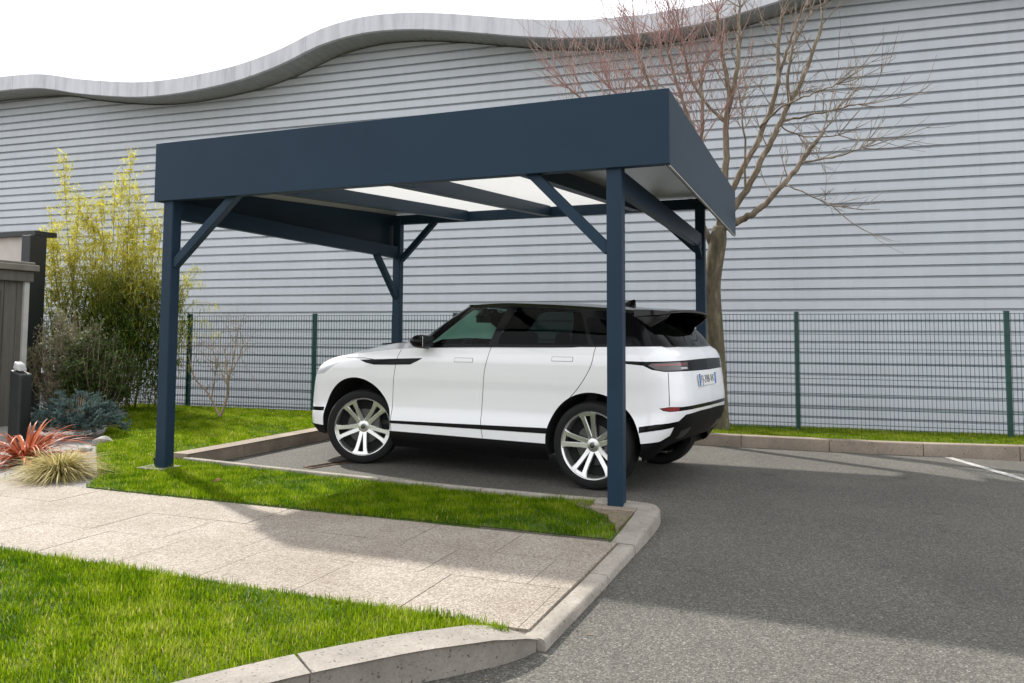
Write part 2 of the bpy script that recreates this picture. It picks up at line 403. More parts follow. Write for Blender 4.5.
# footpath of washed-pebble slabs: every slab is real, joints are open lines over a sand bed
slab('path_bed', [(-14, -.80), (4.75, -.80), (4.75, -2.44), (-14, -2.36)], -.2, .048, MAT['joint'])
b = MB(); rows = [(-.802, -1.30), (-1.30, -1.80), (-1.80, -2.40)]
for r, (ya, yb) in enumerate(rows):
    x = 4.745 - (.0, .23, .05)[r]
    xs = [4.748]
    while x > -14: xs.append(x) if x < 4.74 else None; x -= .62
    for xa, xb in zip(xs[:-1], xs[1:]):
        g = .0025; dz = random.uniform(-.0015, .0015)
        b.prism([(xb + g, yb + g), (xa - g, yb + g), (xa - g, ya - g), (xb + g, ya - g)], .03, .06 + dz)
tag(b.build('footpath', MAT['pebble']), kind='structure')
b = MB(); b.box((3.15, -.787, .02), (3.08, .018, .10)); tag(b.build('path_edging_board', simple('grey_edging', (.12, .105, .085), .8)), kind='structure')

# lawns: soil slabs with real blades of grass
inner = [(4.70, -2.50), (4.62, -2.60), (4.47, -2.72), (4.27, -2.93), (3.99, -3.30), (3.77, -3.72), (3.60, -4.35), (3.50, -5.4), (3.44, -7), (3.42, -12)]
LAWN_F = [(-14, -2.36), (4.55, -2.435)] + inner + [(-14, -12)]
slab('lawn_soil_front', LAWN_F, -.3, .075, MAT['lawn_soil'])
bed_edge = [(.2, -.80), (-.10, -.42), (-1.12, .44), (-2.05, 1.28), (-3.0, 2.25), (-3.9, 3.2), (-4.3, 3.9), (-5.4, 4.5)]
LAWN_M = [(4.70, -.795)] + bed_edge + [(-5.4, 5.1), (-.18, 5.42), (-.18, 1.35), (-.2, .66), (-.03, .60), (.84, .505), (1.75, .415), (3.25, .305), (4.0, .27), (4.4, .265), (4.62, .12), (4.70, -.1)]
slab('lawn_soil_middle', LAWN_M, -.3, .07, MAT['lawn_soil'])
LAWN_B = [(-.18, 4.49)] + [(x, y + .13) for x, y in bk[2:]] + [(13, 6.42), FP(17.4, .25)[:2], FP(4.2, .25)[:2]]
LAWN_B = [(float(p[0]), float(p[1])) for p in LAWN_B]
slab('lawn_soil_rear', LAWN_B, -.3, .085, MAT['lawn_soil'])
BED = [(-14, -.80), (.2, -.80)] + bed_edge[1:] + [(-5.4, 5.15), (-14, 4.6)]
slab('gravel_bed', [(p[0] - .0, p[1]) for p in BED], -.3, .055, MAT['gravel'])
# bare earth round the post in the island
slab('island_earth', [(4.22, .16), (4.30, .22), (4.42, .24), (4.55, .18), (4.64, .08), (4.69, -.1), (4.695, -.62), (4.64, -.44), (4.58, -.36), (4.53, -.2), (4.44, -.16), (4.36, -.06), (4.27, -.03), (4.2, .06)], -.1, .092, MAT['earth'])
b = MB()
for i in range(2600):
    x, y = random.uniform(-5, .3), random.uniform(-.8, 3.2)
    if not inpoly([x], [y], BED)[0]: continue
    r = random.uniform(.006, .016); z = .055
    q = [Vector((random.uniform(.6, 1) * math.cos(a), random.uniform(.6, 1) * math.sin(a), 0)) * r for a in (0, 1.3, 2.5, 3.8, 5.1)]
    b.add([(x + p.x, y + p.y, z) for p in q] + [(x, y, z + r * .8)], [(k, (k + 1) % 5, 5) for k in range(5)])
tag(b.build('gravel_stones', MAT['gravel']), kind='stuff')

def fld(x, y):                                            # smooth clumpiness field
    return .5 + .25 * np.sin(x * 3.1 + 1.7 * np.sin(y * 2.3)) + .25 * np.sin(y * 4.3 + 2.1 * np.sin(x * 1.9 + 1))
def blades(name, poly, z, dens, lmin, lmax, wid, m, region=None, dry=None, keep=None, lab=None):
    xs = [p[0] for p in poly]; ys = [p[1] for p in poly]
    x0, x1, y0, y1 = region or (min(xs), max(xs), min(ys), max(ys))
    N = int((x1 - x0) * (y1 - y0) * dens)
    x = RNG.uniform(x0, x1, N); y = RNG.uniform(y0, y1, N); ok = inpoly(x, y, poly)
    if keep is not None: ok &= keep(x, y)
    x, y = x[ok] + RNG.normal(0, .012, ok.sum()), y[ok] + RNG.normal(0, .012, ok.sum())
    f = fld(x, y); ok = RNG.random(len(x)) < (.55 + .45 * f); x, y, f = x[ok], y[ok], f[ok]
    N = len(x); a = RNG.uniform(0, 2 * np.pi, N); L = RNG.uniform(lmin, lmax, N) * (.55 + .55 * f + .45 * fld(x * 5.3, y * 5.9 + 1))
    lean = np.clip(np.abs(RNG.normal(.62, .5, N)), 0, 1.5); dirx, diry = np.cos(a), np.sin(a); px, py = -diry, dirx
    w = wid * RNG.uniform(.7, 1.3, N) / 2
    V = np.zeros((N, 5, 3)); h = L * np.cos(lean); o = L * np.sin(lean)
    for i, (sgn, t, ws) in enumerate(((-1, 0, 1), (1, 0, 1), (1, .55, .8), (-1, .55, .8), (0, 1, 0))):
        V[:, i, 0] = x + px * w * sgn * ws + dirx * o * t ** 1.6; V[:, i, 1] = y + py * w * sgn * ws + diry * o * t ** 1.6; V[:, i, 2] = z + h * t - .004
    g2 = fld(x * 4.7 + 3, y * 4.3 - 2)
    tint = np.where(RNG.random(N) < .015, 1.0, 0) + np.clip(RNG.normal(.40, .22, N) + (f - .5) * .35 + (g2 - .5) * .5 + (dry(x, y) if dry is not None else 0), 0, .9); tint = np.clip(tint, 0, 1)
    me = bpy.data.meshes.new(name); me.vertices.add(N * 5); me.vertices.foreach_set('co', V.reshape(-1))
    base = (np.arange(N) * 5)[:, None]
    loops = (base + np.array([0, 1, 2, 3, 3, 2, 4])[None]).reshape(-1)
    me.loops.add(N * 7); me.loops.foreach_set('vertex_index', loops)
    st = (np.arange(N)[:, None] * 7 + np.array([0, 4])[None]).reshape(-1)
    me.polygons.add(N * 2); me.polygons.foreach_set('loop_start', st)
    try: me.polygons.foreach_set('loop_total', np.tile([4, 3], N))
    except Exception: pass
    me.update(calc_edges=True); at = me.attributes.new('tint', 'FLOAT', 'POINT'); at.data.foreach_set('value', np.repeat(tint, 5))
    me.materials.append(m); o = bpy.data.objects.new(name, me); COL.objects.link(o); tag(o, lab, 'grass', kind='stuff'); return o
def fdry(x, y):
    d = np.abs((x - 3.9) + (y + 3.4) * -.75)              # yellower towards the kerb
    return np.clip(.34 - .3 * np.hypot(x - 3.7, y + 3.35), -.05, .34) * (.4 + 1.2 * fld(x * 4.1, y * 3.7 + 2))
blades('front_lawn_grass', LAWN_F, .075, 24000, .016, .05, .0045, MAT['grass'], region=(-1.2, 4.75, -4.3, -2.34), dry=fdry, lab='bright green mown lawn in the lower left corner')
blades('middle_lawn_grass', LAWN_M, .07, 20000, .016, .05, .0048, MAT['grass'], region=(-.2, 4.72, -.82, .65), lab='green lawn strip between footpath and parking bay',
       keep=lambda x, y: ~((x > 4.32 + .08 * RNG.random(len(x))) & (y > -.12 - .08 * RNG.random(len(x)))) & ~((x > 4.5) & (RNG.random(len(x)) < .6)))
blades('left_lawn_grass', LAWN_M, .07, 9000, .02, .05, .0068, MAT['grass'], region=(-5.4, -.2, -.82, 5.45), dry=lambda x, y: .12 + 0 * x, lab='sunlit lawn between the garden bed and the green fence')
blades('rear_lawn_grass', LAWN_B, .085, 6500, .016, .045, .0075, MAT['grass'], region=(3.4, 12.2, 4.45, 6.6), dry=lambda x, y: .26 + 0 * x, lab='narrow strip of grass under the green fence')
# white bay marking
ws = [ground(948, 457.6), ground(1060, 490)]; d = (ws[1] - ws[0]).normalized(); l = Vector((-d.y, d.x, 0)) * .045
b = MB(); b.add([(p.x, p.y, .004) for p in (ws[0] - l, ws[1] - l, ws[1] + l, ws[0] + l)], [(0, 1, 2, 3)]); tag(b.build('bay_marking', MAT['paint']), kind='structure')
# drain grate at the head of the bay
t = thing('drain_grate', 'narrow rusty drain grate set in the asphalt by the front wheel', 'grate', (1.17, 1.33, 0), rz=R(75))
b = MB()
for sx in (-1, 1): b.box((0, sx * .06, .004), (.62, .018, .012))
for sx in (-1, 1): b.box((sx * .301, 0, .004), (.018, .10, .0118))
b.build('frame', MAT['rust'], t)
b = MB()
for k in range(18): b.box((-.28 + k * .033, 0, .003), (.014, .102, .008))
b.build('grid', MAT['car_matt'], t)

# ------------------------------------------------------------------ warehouse behind
OFF = 5.5; OH = .9
TOP = [(-20, 8.1), (-17, 7.85), (-14, 8.2), (-12, 8.42), (-10.55, 8.43), (-9.09, 8.37), (-7.68, 8.09), (-6.01, 7.85), (-4.89, 7.8), (-3.81, 7.85), (-2.63, 7.98), (-1.48, 8.24), (-.39, 8.6), (.68, 8.76), (1.72, 8.74), (2.72, 8.61), (3.69, 8.43), (4.62, 8.25), (5.53, 8.11), (6.4, 8.03), (7.25, 8.01), (8.07, 8.04), (8.87, 8.12), (10, 8.35), (11.5, 8.65), (13.3, 8.78), (16, 8.4), (19, 8.02), (22, 8.35), (26, 8.7)]
tops = crom([(a, z, 0) for a, z in TOP], 6); TS = np.array([p.x for p in tops]); TZ = np.array([p.y for p in tops])
def ztop(s): return float(np.interp(s, TS, TZ))
wh = thing('warehouse', 'long grey ribbed metal warehouse with a wavy roof edge', 'building', tuple(FP(3, OFF, 0)))
wo_ = tuple(FP(3, OFF, 0))
S0, S1 = -20.0, 26.0
b = MB(); prof = [(-.6, 0.0)]; zl = 4.85 - 25.5 * .213
k = 0
while True:
    z = 4.85 - .213 * 25 + .213 * k
    if z > 9: break
    g_ = .008 if k % 5 == 2 else .0; prof += [(z - .040 - g_, .0), (z - .032 - g_, .012), (z - .030 - g_, .08), (z + .018, .08), (z + .022, .0)]; k += 1
cols = np.arange(S0, S1 + .01, .2); V = []; F = []; m = len(prof)
for s in cols:
    zt = ztop(s) - .36
    for z, dep in prof:
        p = FP(s, OFF + dep, min(z, zt)); V.append((p.x, p.y, p.z))
for i in range(len(cols) - 1):
    for j in range(m - 1):
        F.append((i * m + j, (i + 1) * m + j, (i + 1) * m + j + 1, i * m + j + 1))
b.add(V, F); b.build('wall', MAT['clad'], wh, origin=wo_)
b = MB()                                                   # plain return and rear walls
for a, c in ((FP(S0, OFF), FP(S0, OFF + 20)), (FP(S0, OFF + 20), FP(S1, OFF + 20)), (FP(S1, OFF + 20), FP(S1, OFF))):
    b.add([(a.x, a.y, -.6), (c.x, c.y, -.6), (c.x, c.y, 7.6), (a.x, a.y, 7.6)], [(0, 1, 2, 3)])
b.build('return_wall', MAT['clad'], wh, origin=wo_)
b = MB(); ss = np.arange(S0, S1 + .01, .2)                 # edge band with thickness
V = []; F = []
for s in ss:
    z = ztop(s)
    for off, dz in ((OFF - OH, 0), (OFF - OH, -.385), (OFF - OH + .10, -.385), (OFF - OH + .10, 0)):
        p = FP(s, off, z + dz); V.append(tuple(p))
for i in range(len(ss) - 1):
    for j in range(4): F.append((i * 4 + j, i * 4 + (j + 1) % 4, (i + 1) * 4 + (j + 1) % 4, (i + 1) * 4 + j))
b.add(V, F)
b.build('roof_edge_band', MAT['band'], wh, origin=wo_, auto=40)
for s in np.arange(S0 + .6, S1, 1.55):
    z = ztop(s); q = FP(s, OFF - OH - .003, z - .19); b = MB(); b.box(q, (.05, .012, .38), Matrix.Rotation(fyaw, 3, 'Z')); b.build('band_joint', MAT['band'], wh, origin=wo_)
b = MB(); V = []; F = []                                   # ribbed soffit
sf = np.arange(S0, S1 + .01, .1)
for i, s in enumerate(sf):
    z = ztop(s) - .34 + (.0 if i % 2 else .018)
    for off in (OFF - OH + .1, OFF + .15): V.append(tuple(FP(s, off, z)))
for i in range(len(sf) - 1): F.append((i * 2, i * 2 + 1, (i + 1) * 2 + 1, (i + 1) * 2))
b.add(V, F); b.build('soffit', MAT['soffit'], wh, origin=wo_)
b = MB(); V = []; F = []
for s in ss:
    z = ztop(s) - .02
    V += [tuple(FP(s, OFF - OH + .05, z)), tuple(FP(s, OFF + 20, z - .2))]
for i in range(len(ss) - 1): F.append((i * 2, (i + 1) * 2, (i + 1) * 2 + 1, i * 2 + 1))
b.add(V, F); b.build('roof', MAT['band'], wh, origin=wo_)

# ------------------------------------------------------------------ green mesh fence
fb, fh = .06, 1.61
fe = thing('mesh_fence', 'dark green welded wire mesh fence in front of the grey warehouse', 'fence', tuple(FP(-4, 0, 0)), rz=fyaw)
px0 = lambda s: s + 4
b = MB()
b.box((0, 0, 0), (.056, .06, fh + .40)); b.box((0, 0, fh / 2 + .207), (.06, .065, .016))
pm = None
for k in range(-4, 9):
    if pm is None: o = b.build('fence_post', MAT['fence'], fe); pm = o
    else: o = pm.copy(); COL.objects.link(o); o.parent = fe
    o.location = (px0(k * 2.52), 0, fb + fh / 2 + .0 - .2)
b = MB(); wr = .0028
for j in range(50):
    x = .03 + j * .05; b.box((x, 0, fb + fh / 2), (wr * 2, wr * 2, fh - .02))
for z in (.12, .32, .52, .72, .92, 1.12, 1.32, 1.5, 1.59):
    for dy in (-.006, .006): b.box((1.255, dy, fb + z), (2.5, wr * 2, .007))
pm = None
for k in range(-4, 8):
    if pm is None: o = b.build('wire_panel', MAT['fence'], fe); pm = o
    else: o = pm.copy(); COL.objects.link(o); o.parent = fe
    o.location = (px0(k * 2.52) + .005, -.036, 0)

# ------------------------------------------------------------------ carport
X1, YB, ZB, ZT = 4.951, 4.573, 2.62, 3.185
cp = thing('carport', 'dark navy metal carport with deep fascia over the white car', 'carport', (2.4, 2.3, 0)); CO = (2.4, 2.3, 0)
def cpart(name, bld, m='navy', bev=.004): return bld.build(name, MAT[m] if isinstance(m, str) else m, cp, origin=CO, bevel=bev)
# fascia: shallow trays folded top and bottom
b = MB(); b.box((X1 / 2, .02, (ZB + ZT) / 2), (X1, .04, ZT - ZB)); b.box((X1 / 2, .068, ZB + .012), (X1 - .1, .052, .018)); b.box((X1 / 2, .068, ZT - .012), (X1 - .1, .052, .018)); cpart('fascia_panel', b)
for x, sx in ((.02, 1), (X1 - .02, -1)):
    b = MB(); b.box((x, .043 + (YB - .043) / 2, (ZB + ZT) / 2 - .001), (.04, YB - .043, ZT - ZB - .002)); b.box((x + sx * .048, .1 + (YB - .1) / 2, ZT - .014), (.052, YB - .1, .018)); cpart('fascia_panel', b)
b = MB(); b.box((X1 - .012, YB / 2 + .02, ZB - .006), (.018, YB - .06, .010)); cpart('edge_trim', b, 'trim_pale', 0)
FLX, FRX, PFY, PBY = .144, 4.521, .095, 4.452
for x, y, z0, zt in ((FLX, PFY, .05, 2.66), (FRX, PFY, .05, 2.66), (FLX, PBY, .05, 3.02), (FRX + .006, PBY, .05, 3.02)):
    b = MB(); b.box((x, y, (z0 + zt) / 2), (.12, .12, zt - z0)); cpart('post', b, bev=.012)
b = MB(); b.box((FLX - .06, PFY + .0, .07), (.32, .26, .05)); cpart('footing', b, 'kerb')
b = MB(); b.box((FRX + .0, PFY - .0, .075), (.34, .30, .05)); cpart('footing', b, 'kerb_dirty')
def side(x):
    b = MB(); b.box((x, (PFY + PBY) / 2, 2.545), (.075, PBY - PFY - .124, .17)); cpart('side_beam', b)
side(FLX); side(FRX)
b = MB(); b.box((X1 / 2, PBY, 3.03), (X1 - .09, .08, .135)); cpart('rear_beam', b)
b = MB(); b.box((X1 / 2, .13, 2.715), (X1 - .09, .06, .13)); cpart('front_beam', b)
def zroof(y): return 2.80 + (3.118 - 2.80) * (y - .15) / (PBY - .15)
for i in (1, 2, 3):
    x = X1 / 4 * i; b = MB(); b.beam((x, .165, zroof(.165) - .075), (x, PBY - .045, zroof(PBY - .045) - .075), .11, .14); cpart('rafter', b)
for i in range(4):
    xa, xb = X1 / 4 * i + (.045 if i == 0 else .002), X1 / 4 * (i + 1) - (.045 if i == 3 else .002)
    b = MB(); P4 = [(xa, .05), (xb, .05), (xb, YB - .0), (xa, YB - .0)]
    b.add([(x, y, zroof(y) + dz) for dz in (0, .018) for x, y in P4], [(3, 2, 1, 0), (4, 5, 6, 7), (0, 1, 5, 4), (1, 2, 6, 5), (2, 3, 7, 6), (3, 0, 4, 7)])
    cpart('roof_panel', b, 'poly' if i in (1, 2) else 'roof_opaque', 0)
def brace(a, c, w=.08):
    b = MB(); b.beam(a, c, .075, w, up=(0, 0, 1)); cpart('knee_brace', b)
brace((FLX + .05, PFY, 2.01), (FLX + .78, PFY, 2.66)); brace((FRX - .05, PFY, 2.00), (FRX - .70, PFY, 2.66))
brace((FLX + .05, PBY, 2.44), (FLX + .60, PBY, 2.985)); brace((FRX - .05, PBY, 2.44), (FRX - .62, PBY, 2.985))
brace((FLX, PBY - .05, 1.89), (FLX, PBY - .62, 2.48)); brace((FRX, PBY - .05, 2.35), (FRX, PBY - .35, 2.50), .07)
# small black spike lamp at the foot of the left post
t = thing('garden_spike_lamp', 'small black spike lamp at the foot of the left front post', 'lamp', (-.005, .13, .10))
b = MB(); b.lathe([(.0, .0), (.026, .0), (.030, .015), (.032, .075), (.028, .075), (.024, .066), (0, .066)], 16); h = b.build('lamp_head', MAT['car_matt'], t, smooth=True); h.location = (.0, -.005, .03); h.rotation_euler = (R(-40), R(35), 0)
b = MB(); b.tube([(0, 0, -.05), (0, 0, .05)], .009); b.build('spike', MAT['car_matt'], t)

# litter: dry bits and small leaves gathered along the kerbs and on the path
b = MB()
def bit(x, y, z, r):
    a = random.uniform(0, 6.28); q = [Vector((math.cos(a + k * 2.1) * r * random.uniform(.5, 1.2), math.sin(a + k * 2.1) * r * random.uniform(.3, .9), random.uniform(0, r * .35))) for k in range(3)]
    b.add([(x + p_.x, y + p_.y, z + .003 + p_.z) for p_ in q], [(0, 1, 2)], random.random())
for k in range(230):
    t_ = random.random(); c_ = random.choice(((4.885, -.8 - 1.6 * t_, .0), (4.75 - .9 * t_ ** 1.3, -2.62 - 1.2 * t_, .0), (4.6 + 4 * t_, 4.30 + .02, 0), (.06, .7 + 3.5 * t_, 0)))
    bit(c_[0] + abs(random.gauss(0, .05)) * (1 if c_[0] > .5 else 1), c_[1] - abs(random.gauss(0, .07)) * (1 if c_[1] > 4 else .1), c_[2], random.uniform(.003, .011) * random.choice((.7, .8, 1.3)))
for k in range(60): bit(random.uniform(-1, 4.6), random.choice((-.84, -2.36)) + random.gauss(0, .05), .062, random.uniform(.005, .013))
for k in range(90): bit(random.uniform(4.9, 9), random.uniform(-3, 4.2), .0, random.uniform(.004, .011))
tag(b.build('leaf_litter', MAT['litter']), kind='stuff')

# ------------------------------------------------------------------ the car
def pchip(xs, ys, x):
    """monotone cubic interpolation; xs (n,), ys (n,...) """
    xs = np.asarray(xs, float); ys = np.asarray(ys, float); h = np.diff(xs)
    sh = (slice(None),) + (None,) * (ys.ndim - 1); d = np.diff(ys, axis=0) / h[sh]
    m = np.zeros_like(ys); w1 = (2 * h[1:] + h[:-1])[sh]; w2 = (h[1:] + 2 * h[:-1])[sh]
    with np.errstate(divide='ignore', invalid='ignore'):
        mm = (w1 + w2) / (w1 / d[:-1] + w2 / d[1:])
    m[1:-1] = np.where(d[:-1] * d[1:] > 0, mm, 0); m[0] = d[0]; m[-1] = d[-1]
    x = np.clip(np.asarray(x, float), xs[0], xs[-1]); i = np.clip(np.searchsorted(xs, x, side='right') - 1, 0, len(xs) - 2)
    t = (x - xs[i]) / h[i]; sh2 = (slice(None),) + (None,) * (ys.ndim - 1); t = t[sh2]; hh = h[i][sh2]
    return (ys[i] * (1 + 2 * t) * (1 - t) ** 2 + ys[i + 1] * t * t * (3 - 2 * t) + hh * (m[i] * t * (1 - t) ** 2 + m[i + 1] * t * t * (t - 1)))

class Shell:
    """half-body skin: stations round the plan outline (rear centre -> side -> front centre) x height levels"""
    def __init__(s, nominal, q, U, V, zb, zt):
        s.q = np.array(q); s.U = np.array(U, float); s.V = np.array(V, float)       # [level][station]
        nom = np.array(nominal, float); s.S = np.concatenate([[0], np.cumsum(np.hypot(*np.diff(nom, axis=0).T))])
        s.zb, s.zt = np.array(zb, float), np.array(zt, float); s.dense = np.linspace(0, s.S[-1], 800)
    def zlim(s, x): return pchip(s.S, s.zb, x), pchip(s.S, s.zt, x)
    def ev(s, x, z):
        x = np.atleast_1d(np.asarray(x, float)); z = np.atleast_1d(np.asarray(z, float)); b, t = s.zlim(x); q = np.clip((z - b) / (t - b), 0, 1)
        UU = pchip(s.S, s.U.T, x); VV = pchip(s.S, s.V.T, x)                        # (n, levels)
        u = np.array([pchip(s.q, UU[i], [q[i]])[0] for i in range(len(x))]) if len(x) < 4 else s._lev(UU, q)
        v = np.array([pchip(s.q, VV[i], [q[i]])[0] for i in range(len(x))]) if len(x) < 4 else s._lev(VV, q)
        return np.stack([u, v, z], 1)
    def _lev(s, A, q):
        xs = s.q; h = np.diff(xs); d = np.diff(A, axis=1) / h; m = np.zeros_like(A)
        w1 = 2 * h[1:] + h[:-1]; w2 = h[1:] + 2 * h[:-1]
        with np.errstate(divide='ignore', invalid='ignore'): mm = (w1 + w2) / (w1 / d[:, :-1] + w2 / d[:, 1:])
        m[:, 1:-1] = np.where(d[:, :-1] * d[:, 1:] > 0, mm, 0); m[:, 0] = d[:, 0]; m[:, -1] = d[:, -1]
        i = np.clip(np.searchsorted(xs, q, side='right') - 1, 0, len(xs) - 2); r = np.arange(len(q)); t = (q - xs[i]) / h[i]; hh = h[i]
        return A[r, i] * (1 + 2 * t) * (1 - t) ** 2 + A[r, i + 1] * t * t * (3 - 2 * t) + hh * (m[r, i] * t * (1 - t) ** 2 + m[r, i + 1] * t * t * (t - 1))
    def side(s, pts):                                          # (u, z) on the side -> (s, z)
        out = []
        lo = s.S[3]; hi = s.S[-3]
        D = s.dense[(s.dense >= s.S[2]) & (s.dense <= s.S[-2])]
        for u, z in pts:
            zz = np.clip(z, *[float(a) for a in (s.zlim(D)[0].min(), s.zlim(D)[1].max())]); P = s.ev(D, np.full(len(D), zz)); out.append((float(np.interp(u, P[:, 0], D)), z))
        return out
    def rear(s, pts):                                          # (v, z) on the rear -> (s, z)
        D = s.dense[s.dense <= s.S[4]]; out = []
        for v, z in pts:
            P = s.ev(D, np.full(len(D), z)); vv = np.maximum.accumulate(P[:, 1]); out.append((float(np.interp(v, vv, D)), z))
        return out
    def front(s, pts):
        D = s.dense[s.dense >= s.S[-4]][::-1]; out = []
        for v, z in pts:
            P = s.ev(D, np.full(len(D), z)); vv = np.maximum.accumulate(P[:, 1]); out.append((float(np.interp(v, vv, D)), z))
        return out

def ccw(p): return p if sum(p[i][0] * p[(i + 1) % len(p)][1] - p[(i + 1) % len(p)][0] * p[i][1] for i in range(len(p))) > 0 else p[::-1]
def dens(p, d=.03):
    out = []
    for i in range(len(p)):
        a, c = np.array(p[i]), np.array(p[(i + 1) % len(p)]); n = max(1, int(np.hypot(*(c - a)) / d))
        for k in range(n): out.append(tuple(a + (c - a) * k / n))
    return out
def stroke(line, w):
    """thin polygon along a polyline"""
    P = [np.array(p, float) for p in line]; L, Rr = [], []
    for i in range(len(P)):
        d = P[min(i + 1, len(P) - 1)] - P[max(i - 1, 0)]; d = d / np.hypot(*d); n = np.array((-d[1], d[0])) * w / 2; L.append(tuple(P[i] + n)); Rr.append(tuple(P[i] - n))
    return L + Rr[::-1]
def smooth2(pts, n=6): return [tuple(p)[:2] for p in crom([(a, b_, 0) for a, b_ in pts], n)]

def skin(shell, domain, regions, step=.045, eps=1e-5):
    """triangulate the domain with all region outlines as constraints; returns {region: (verts(s,z), tris)}"""
    polys = [ccw(dens(domain))] + [ccw(dens(p)) for _, p in regions]
    V = []; Fc = []
    for p in polys: Fc.append(list(range(len(V), len(V) + len(p)))); V += [Vector(q) for q in p]
    xs = [p[0] for p in domain]; zs = [p[1] for p in domain]
    gx, gz = np.meshgrid(np.arange(min(xs) + step / 3, max(xs), step), np.arange(min(zs) + step / 3, max(zs), step)); gx = gx.ravel(); gz = gz.ravel()
    ok = inpoly(gx, gz, domain); V += [Vector((a, c)) for a, c in zip(gx[ok], gz[ok])]
    vo, _, fo, _, _, of = delaunay_2d_cdt(V, [], Fc, 0, eps)
    P2 = np.array([(v[0], v[1]) for v in vo]); res = {}
    for f, src in zip(fo, of):
        if 0 not in src: continue
        k = max(src); nm = 'base' if k == 0 else regions[k - 1][0]
        res.setdefault(nm, []).append(f)
    return P2, res
def panel(name, shell, P2, faces, m, parent, mirror=(1, -1), off=0.0, thick=0.0):
    ids = sorted({i for f in faces for i in f}); ix = {j: k for k, j in enumerate(ids)}
    x, z = P2[ids, 0], P2[ids, 1]; P = shell.ev(x, z); e = .004
    A = shell.ev(np.clip(x + e, 0, shell.S[-1]), z) - shell.ev(np.clip(x - e, 0, shell.S[-1]), z)
    b0, t0 = shell.zlim(x); B = shell.ev(x, np.minimum(z + e, t0)) - shell.ev(x, np.maximum(z - e, b0))
    N = np.cross(B, A); N /= np.linalg.norm(N, axis=1)[:, None] + 1e-12
    if np.sum(N * (P - np.array([1.3, 0, .8])), axis=1).mean() < 0: N = -N
    out = []
    for sg in mirror:
        b = MB(); Q = (P + N * off) * np.array([1, sg, 1]); NN = N * np.array([1, sg, 1])
        fl = [tuple(ix[i] for i in f) for f in faces]
        if sg < 0: fl = [f[::-1] for f in fl]
        b.v = [tuple(q) for q in Q]; b.f = fl; o = b.build(name, m, parent, smooth=True)
        # face orientation consistent with the outward normals
        me = o.data; c = np.zeros(3)
        pn = me.polygons[0].normal if len(me.polygons) else Vector((0, 0, 1)); vn = NN[me.polygons[0].vertices[0]]
        if pn.dot(Vector(vn)) < 0: me.flip_normals()
        me.normals_split_custom_set_from_vertices([tuple(n) for n in NN]); out.append(o)
    return out

car = thing('car', 'white five door SUV with black roof parked under the carport', 'car', (4.195, 1.965, 0), rz=math.pi - .155)
# plan stations:     rc    r     r2    corner  q     axle   .      .     .     faxle  .      corner f2   f     fc
NOM = [(-.80, 0), (-.785, .45), (-.735, .70), (-.64, .86), (-.42, .93), (0, .95), (.6, .945), (1.3, .945), (2.0, .945), (2.68, .955), (3.06, .94), (3.34, .90), (3.52, .72), (3.60, .36), (3.62, 0)]
def body_shell():
    q = [0, .12, .26, .42, .58, .74, .86, .94, 1.0]
    #      bottom  .37   .50   .66  .82   .97  1.08  1.16  top
    rear = [+.17, +.07, +.015, .0, .012, .03, .045, .075, .15]      # rear face moves forward by this
    side = [-.07, -.014, -.012, -.036, -.026, -.006, -.004, -.026, -.072]
    frnt = [-.10, -.02, .0, .0, -.02, -.055, -.085, -.115, -.15]
    U, V = [], []
    for k in range(len(q)):
        u, v = [], []
        for i, (a, c) in enumerate(NOM):
            wr = [1, 1, .95, .65, .1, 0, 0, 0, 0, 0, 0, 0, 0, 0, 0][i]; wf = [0] * 10 + [.12, .5, .9, 1, 1][:5]; wf = wf[i]
            ws = [0, 0, .35, .8, 1, 1, 1, 1, 1, 1, 1, .8, .35, 0, 0][i]
            u.append(a + rear[k] * wr + frnt[k] * wf); v.append(c + side[k] * ws - (rear[k] * .28 if i in (2, 3) else 0))
        U.append(u); V.append(v)
    zb = [.42, .41, .38, .32, .26] + [.21] * 5 + [.25, .28, .28, .28, .28]
    zt = [1.265, 1.265, 1.262, 1.26, 1.258, 1.25, 1.245, 1.235, 1.215, 1.155, 1.11, 1.04, 1.0, .985, .98]
    return Shell(NOM, q, U, V, zb, zt)
BS = body_shell()
def dom(sh, n=200):
    x = np.linspace(0, sh.S[-1], n); b, t = sh.zlim(x); return list(zip(x, b)) + list(zip(x[::-1], t[::-1]))
def circ(c, r, a0, a1, n=40): return [(c[0] + r * math.cos(R(a0 + (a1 - a0) * k / n)), c[1] + r * math.sin(R(a0 + (a1 - a0) * k / n))) for k in range(n + 1)]
RA, FA = (0.0, .395), (2.72, .43)
archR = [(.45, .2)] + circ(RA, .455, -8, 188) + [(-.45, .2)]; archF = [(3.18, .2)] + circ(FA, .47, -8, 188) + [(2.24, .2)]
s_, r_, f_ = BS.side, BS.rear, BS.front
REG = []
def reg(n, p): REG.append((n, p))
# order = priority, later wins
side_top = 1.20
reg('front_door', s_(smooth2([(2.235, .40), (2.245, .50), (2.225, .80), (2.19, 1.0), (2.16, 1.19)], 5) + [(1.95, 1.235), (1.4, 1.25), (1.075, 1.26)] + smooth2([(1.075, 1.24), (1.075, 1.15), (1.11, 1.0), (1.15, .70), (1.155, .52), (1.135, .40)], 5)))
reg('rear_door', s_(smooth2([(1.135, .40), (1.155, .52), (1.15, .70), (1.11, 1.0), (1.075, 1.15), (1.075, 1.27)], 5) + [(.5, 1.275)] + smooth2([(-.02, 1.275), (-.02, 1.13), (.04, 1.0), (.13, .88), (.26, .76), (.40, .60), (.46, .40)], 5)))
reg('rocker', s_([(2.30, .372), (.44, .372), (.44, .2), (2.30, .2)]))
reg('side_trim', s_([(2.33, .475), (.43, .512), (.43, .462), (2.33, .448)]))
gap = .006
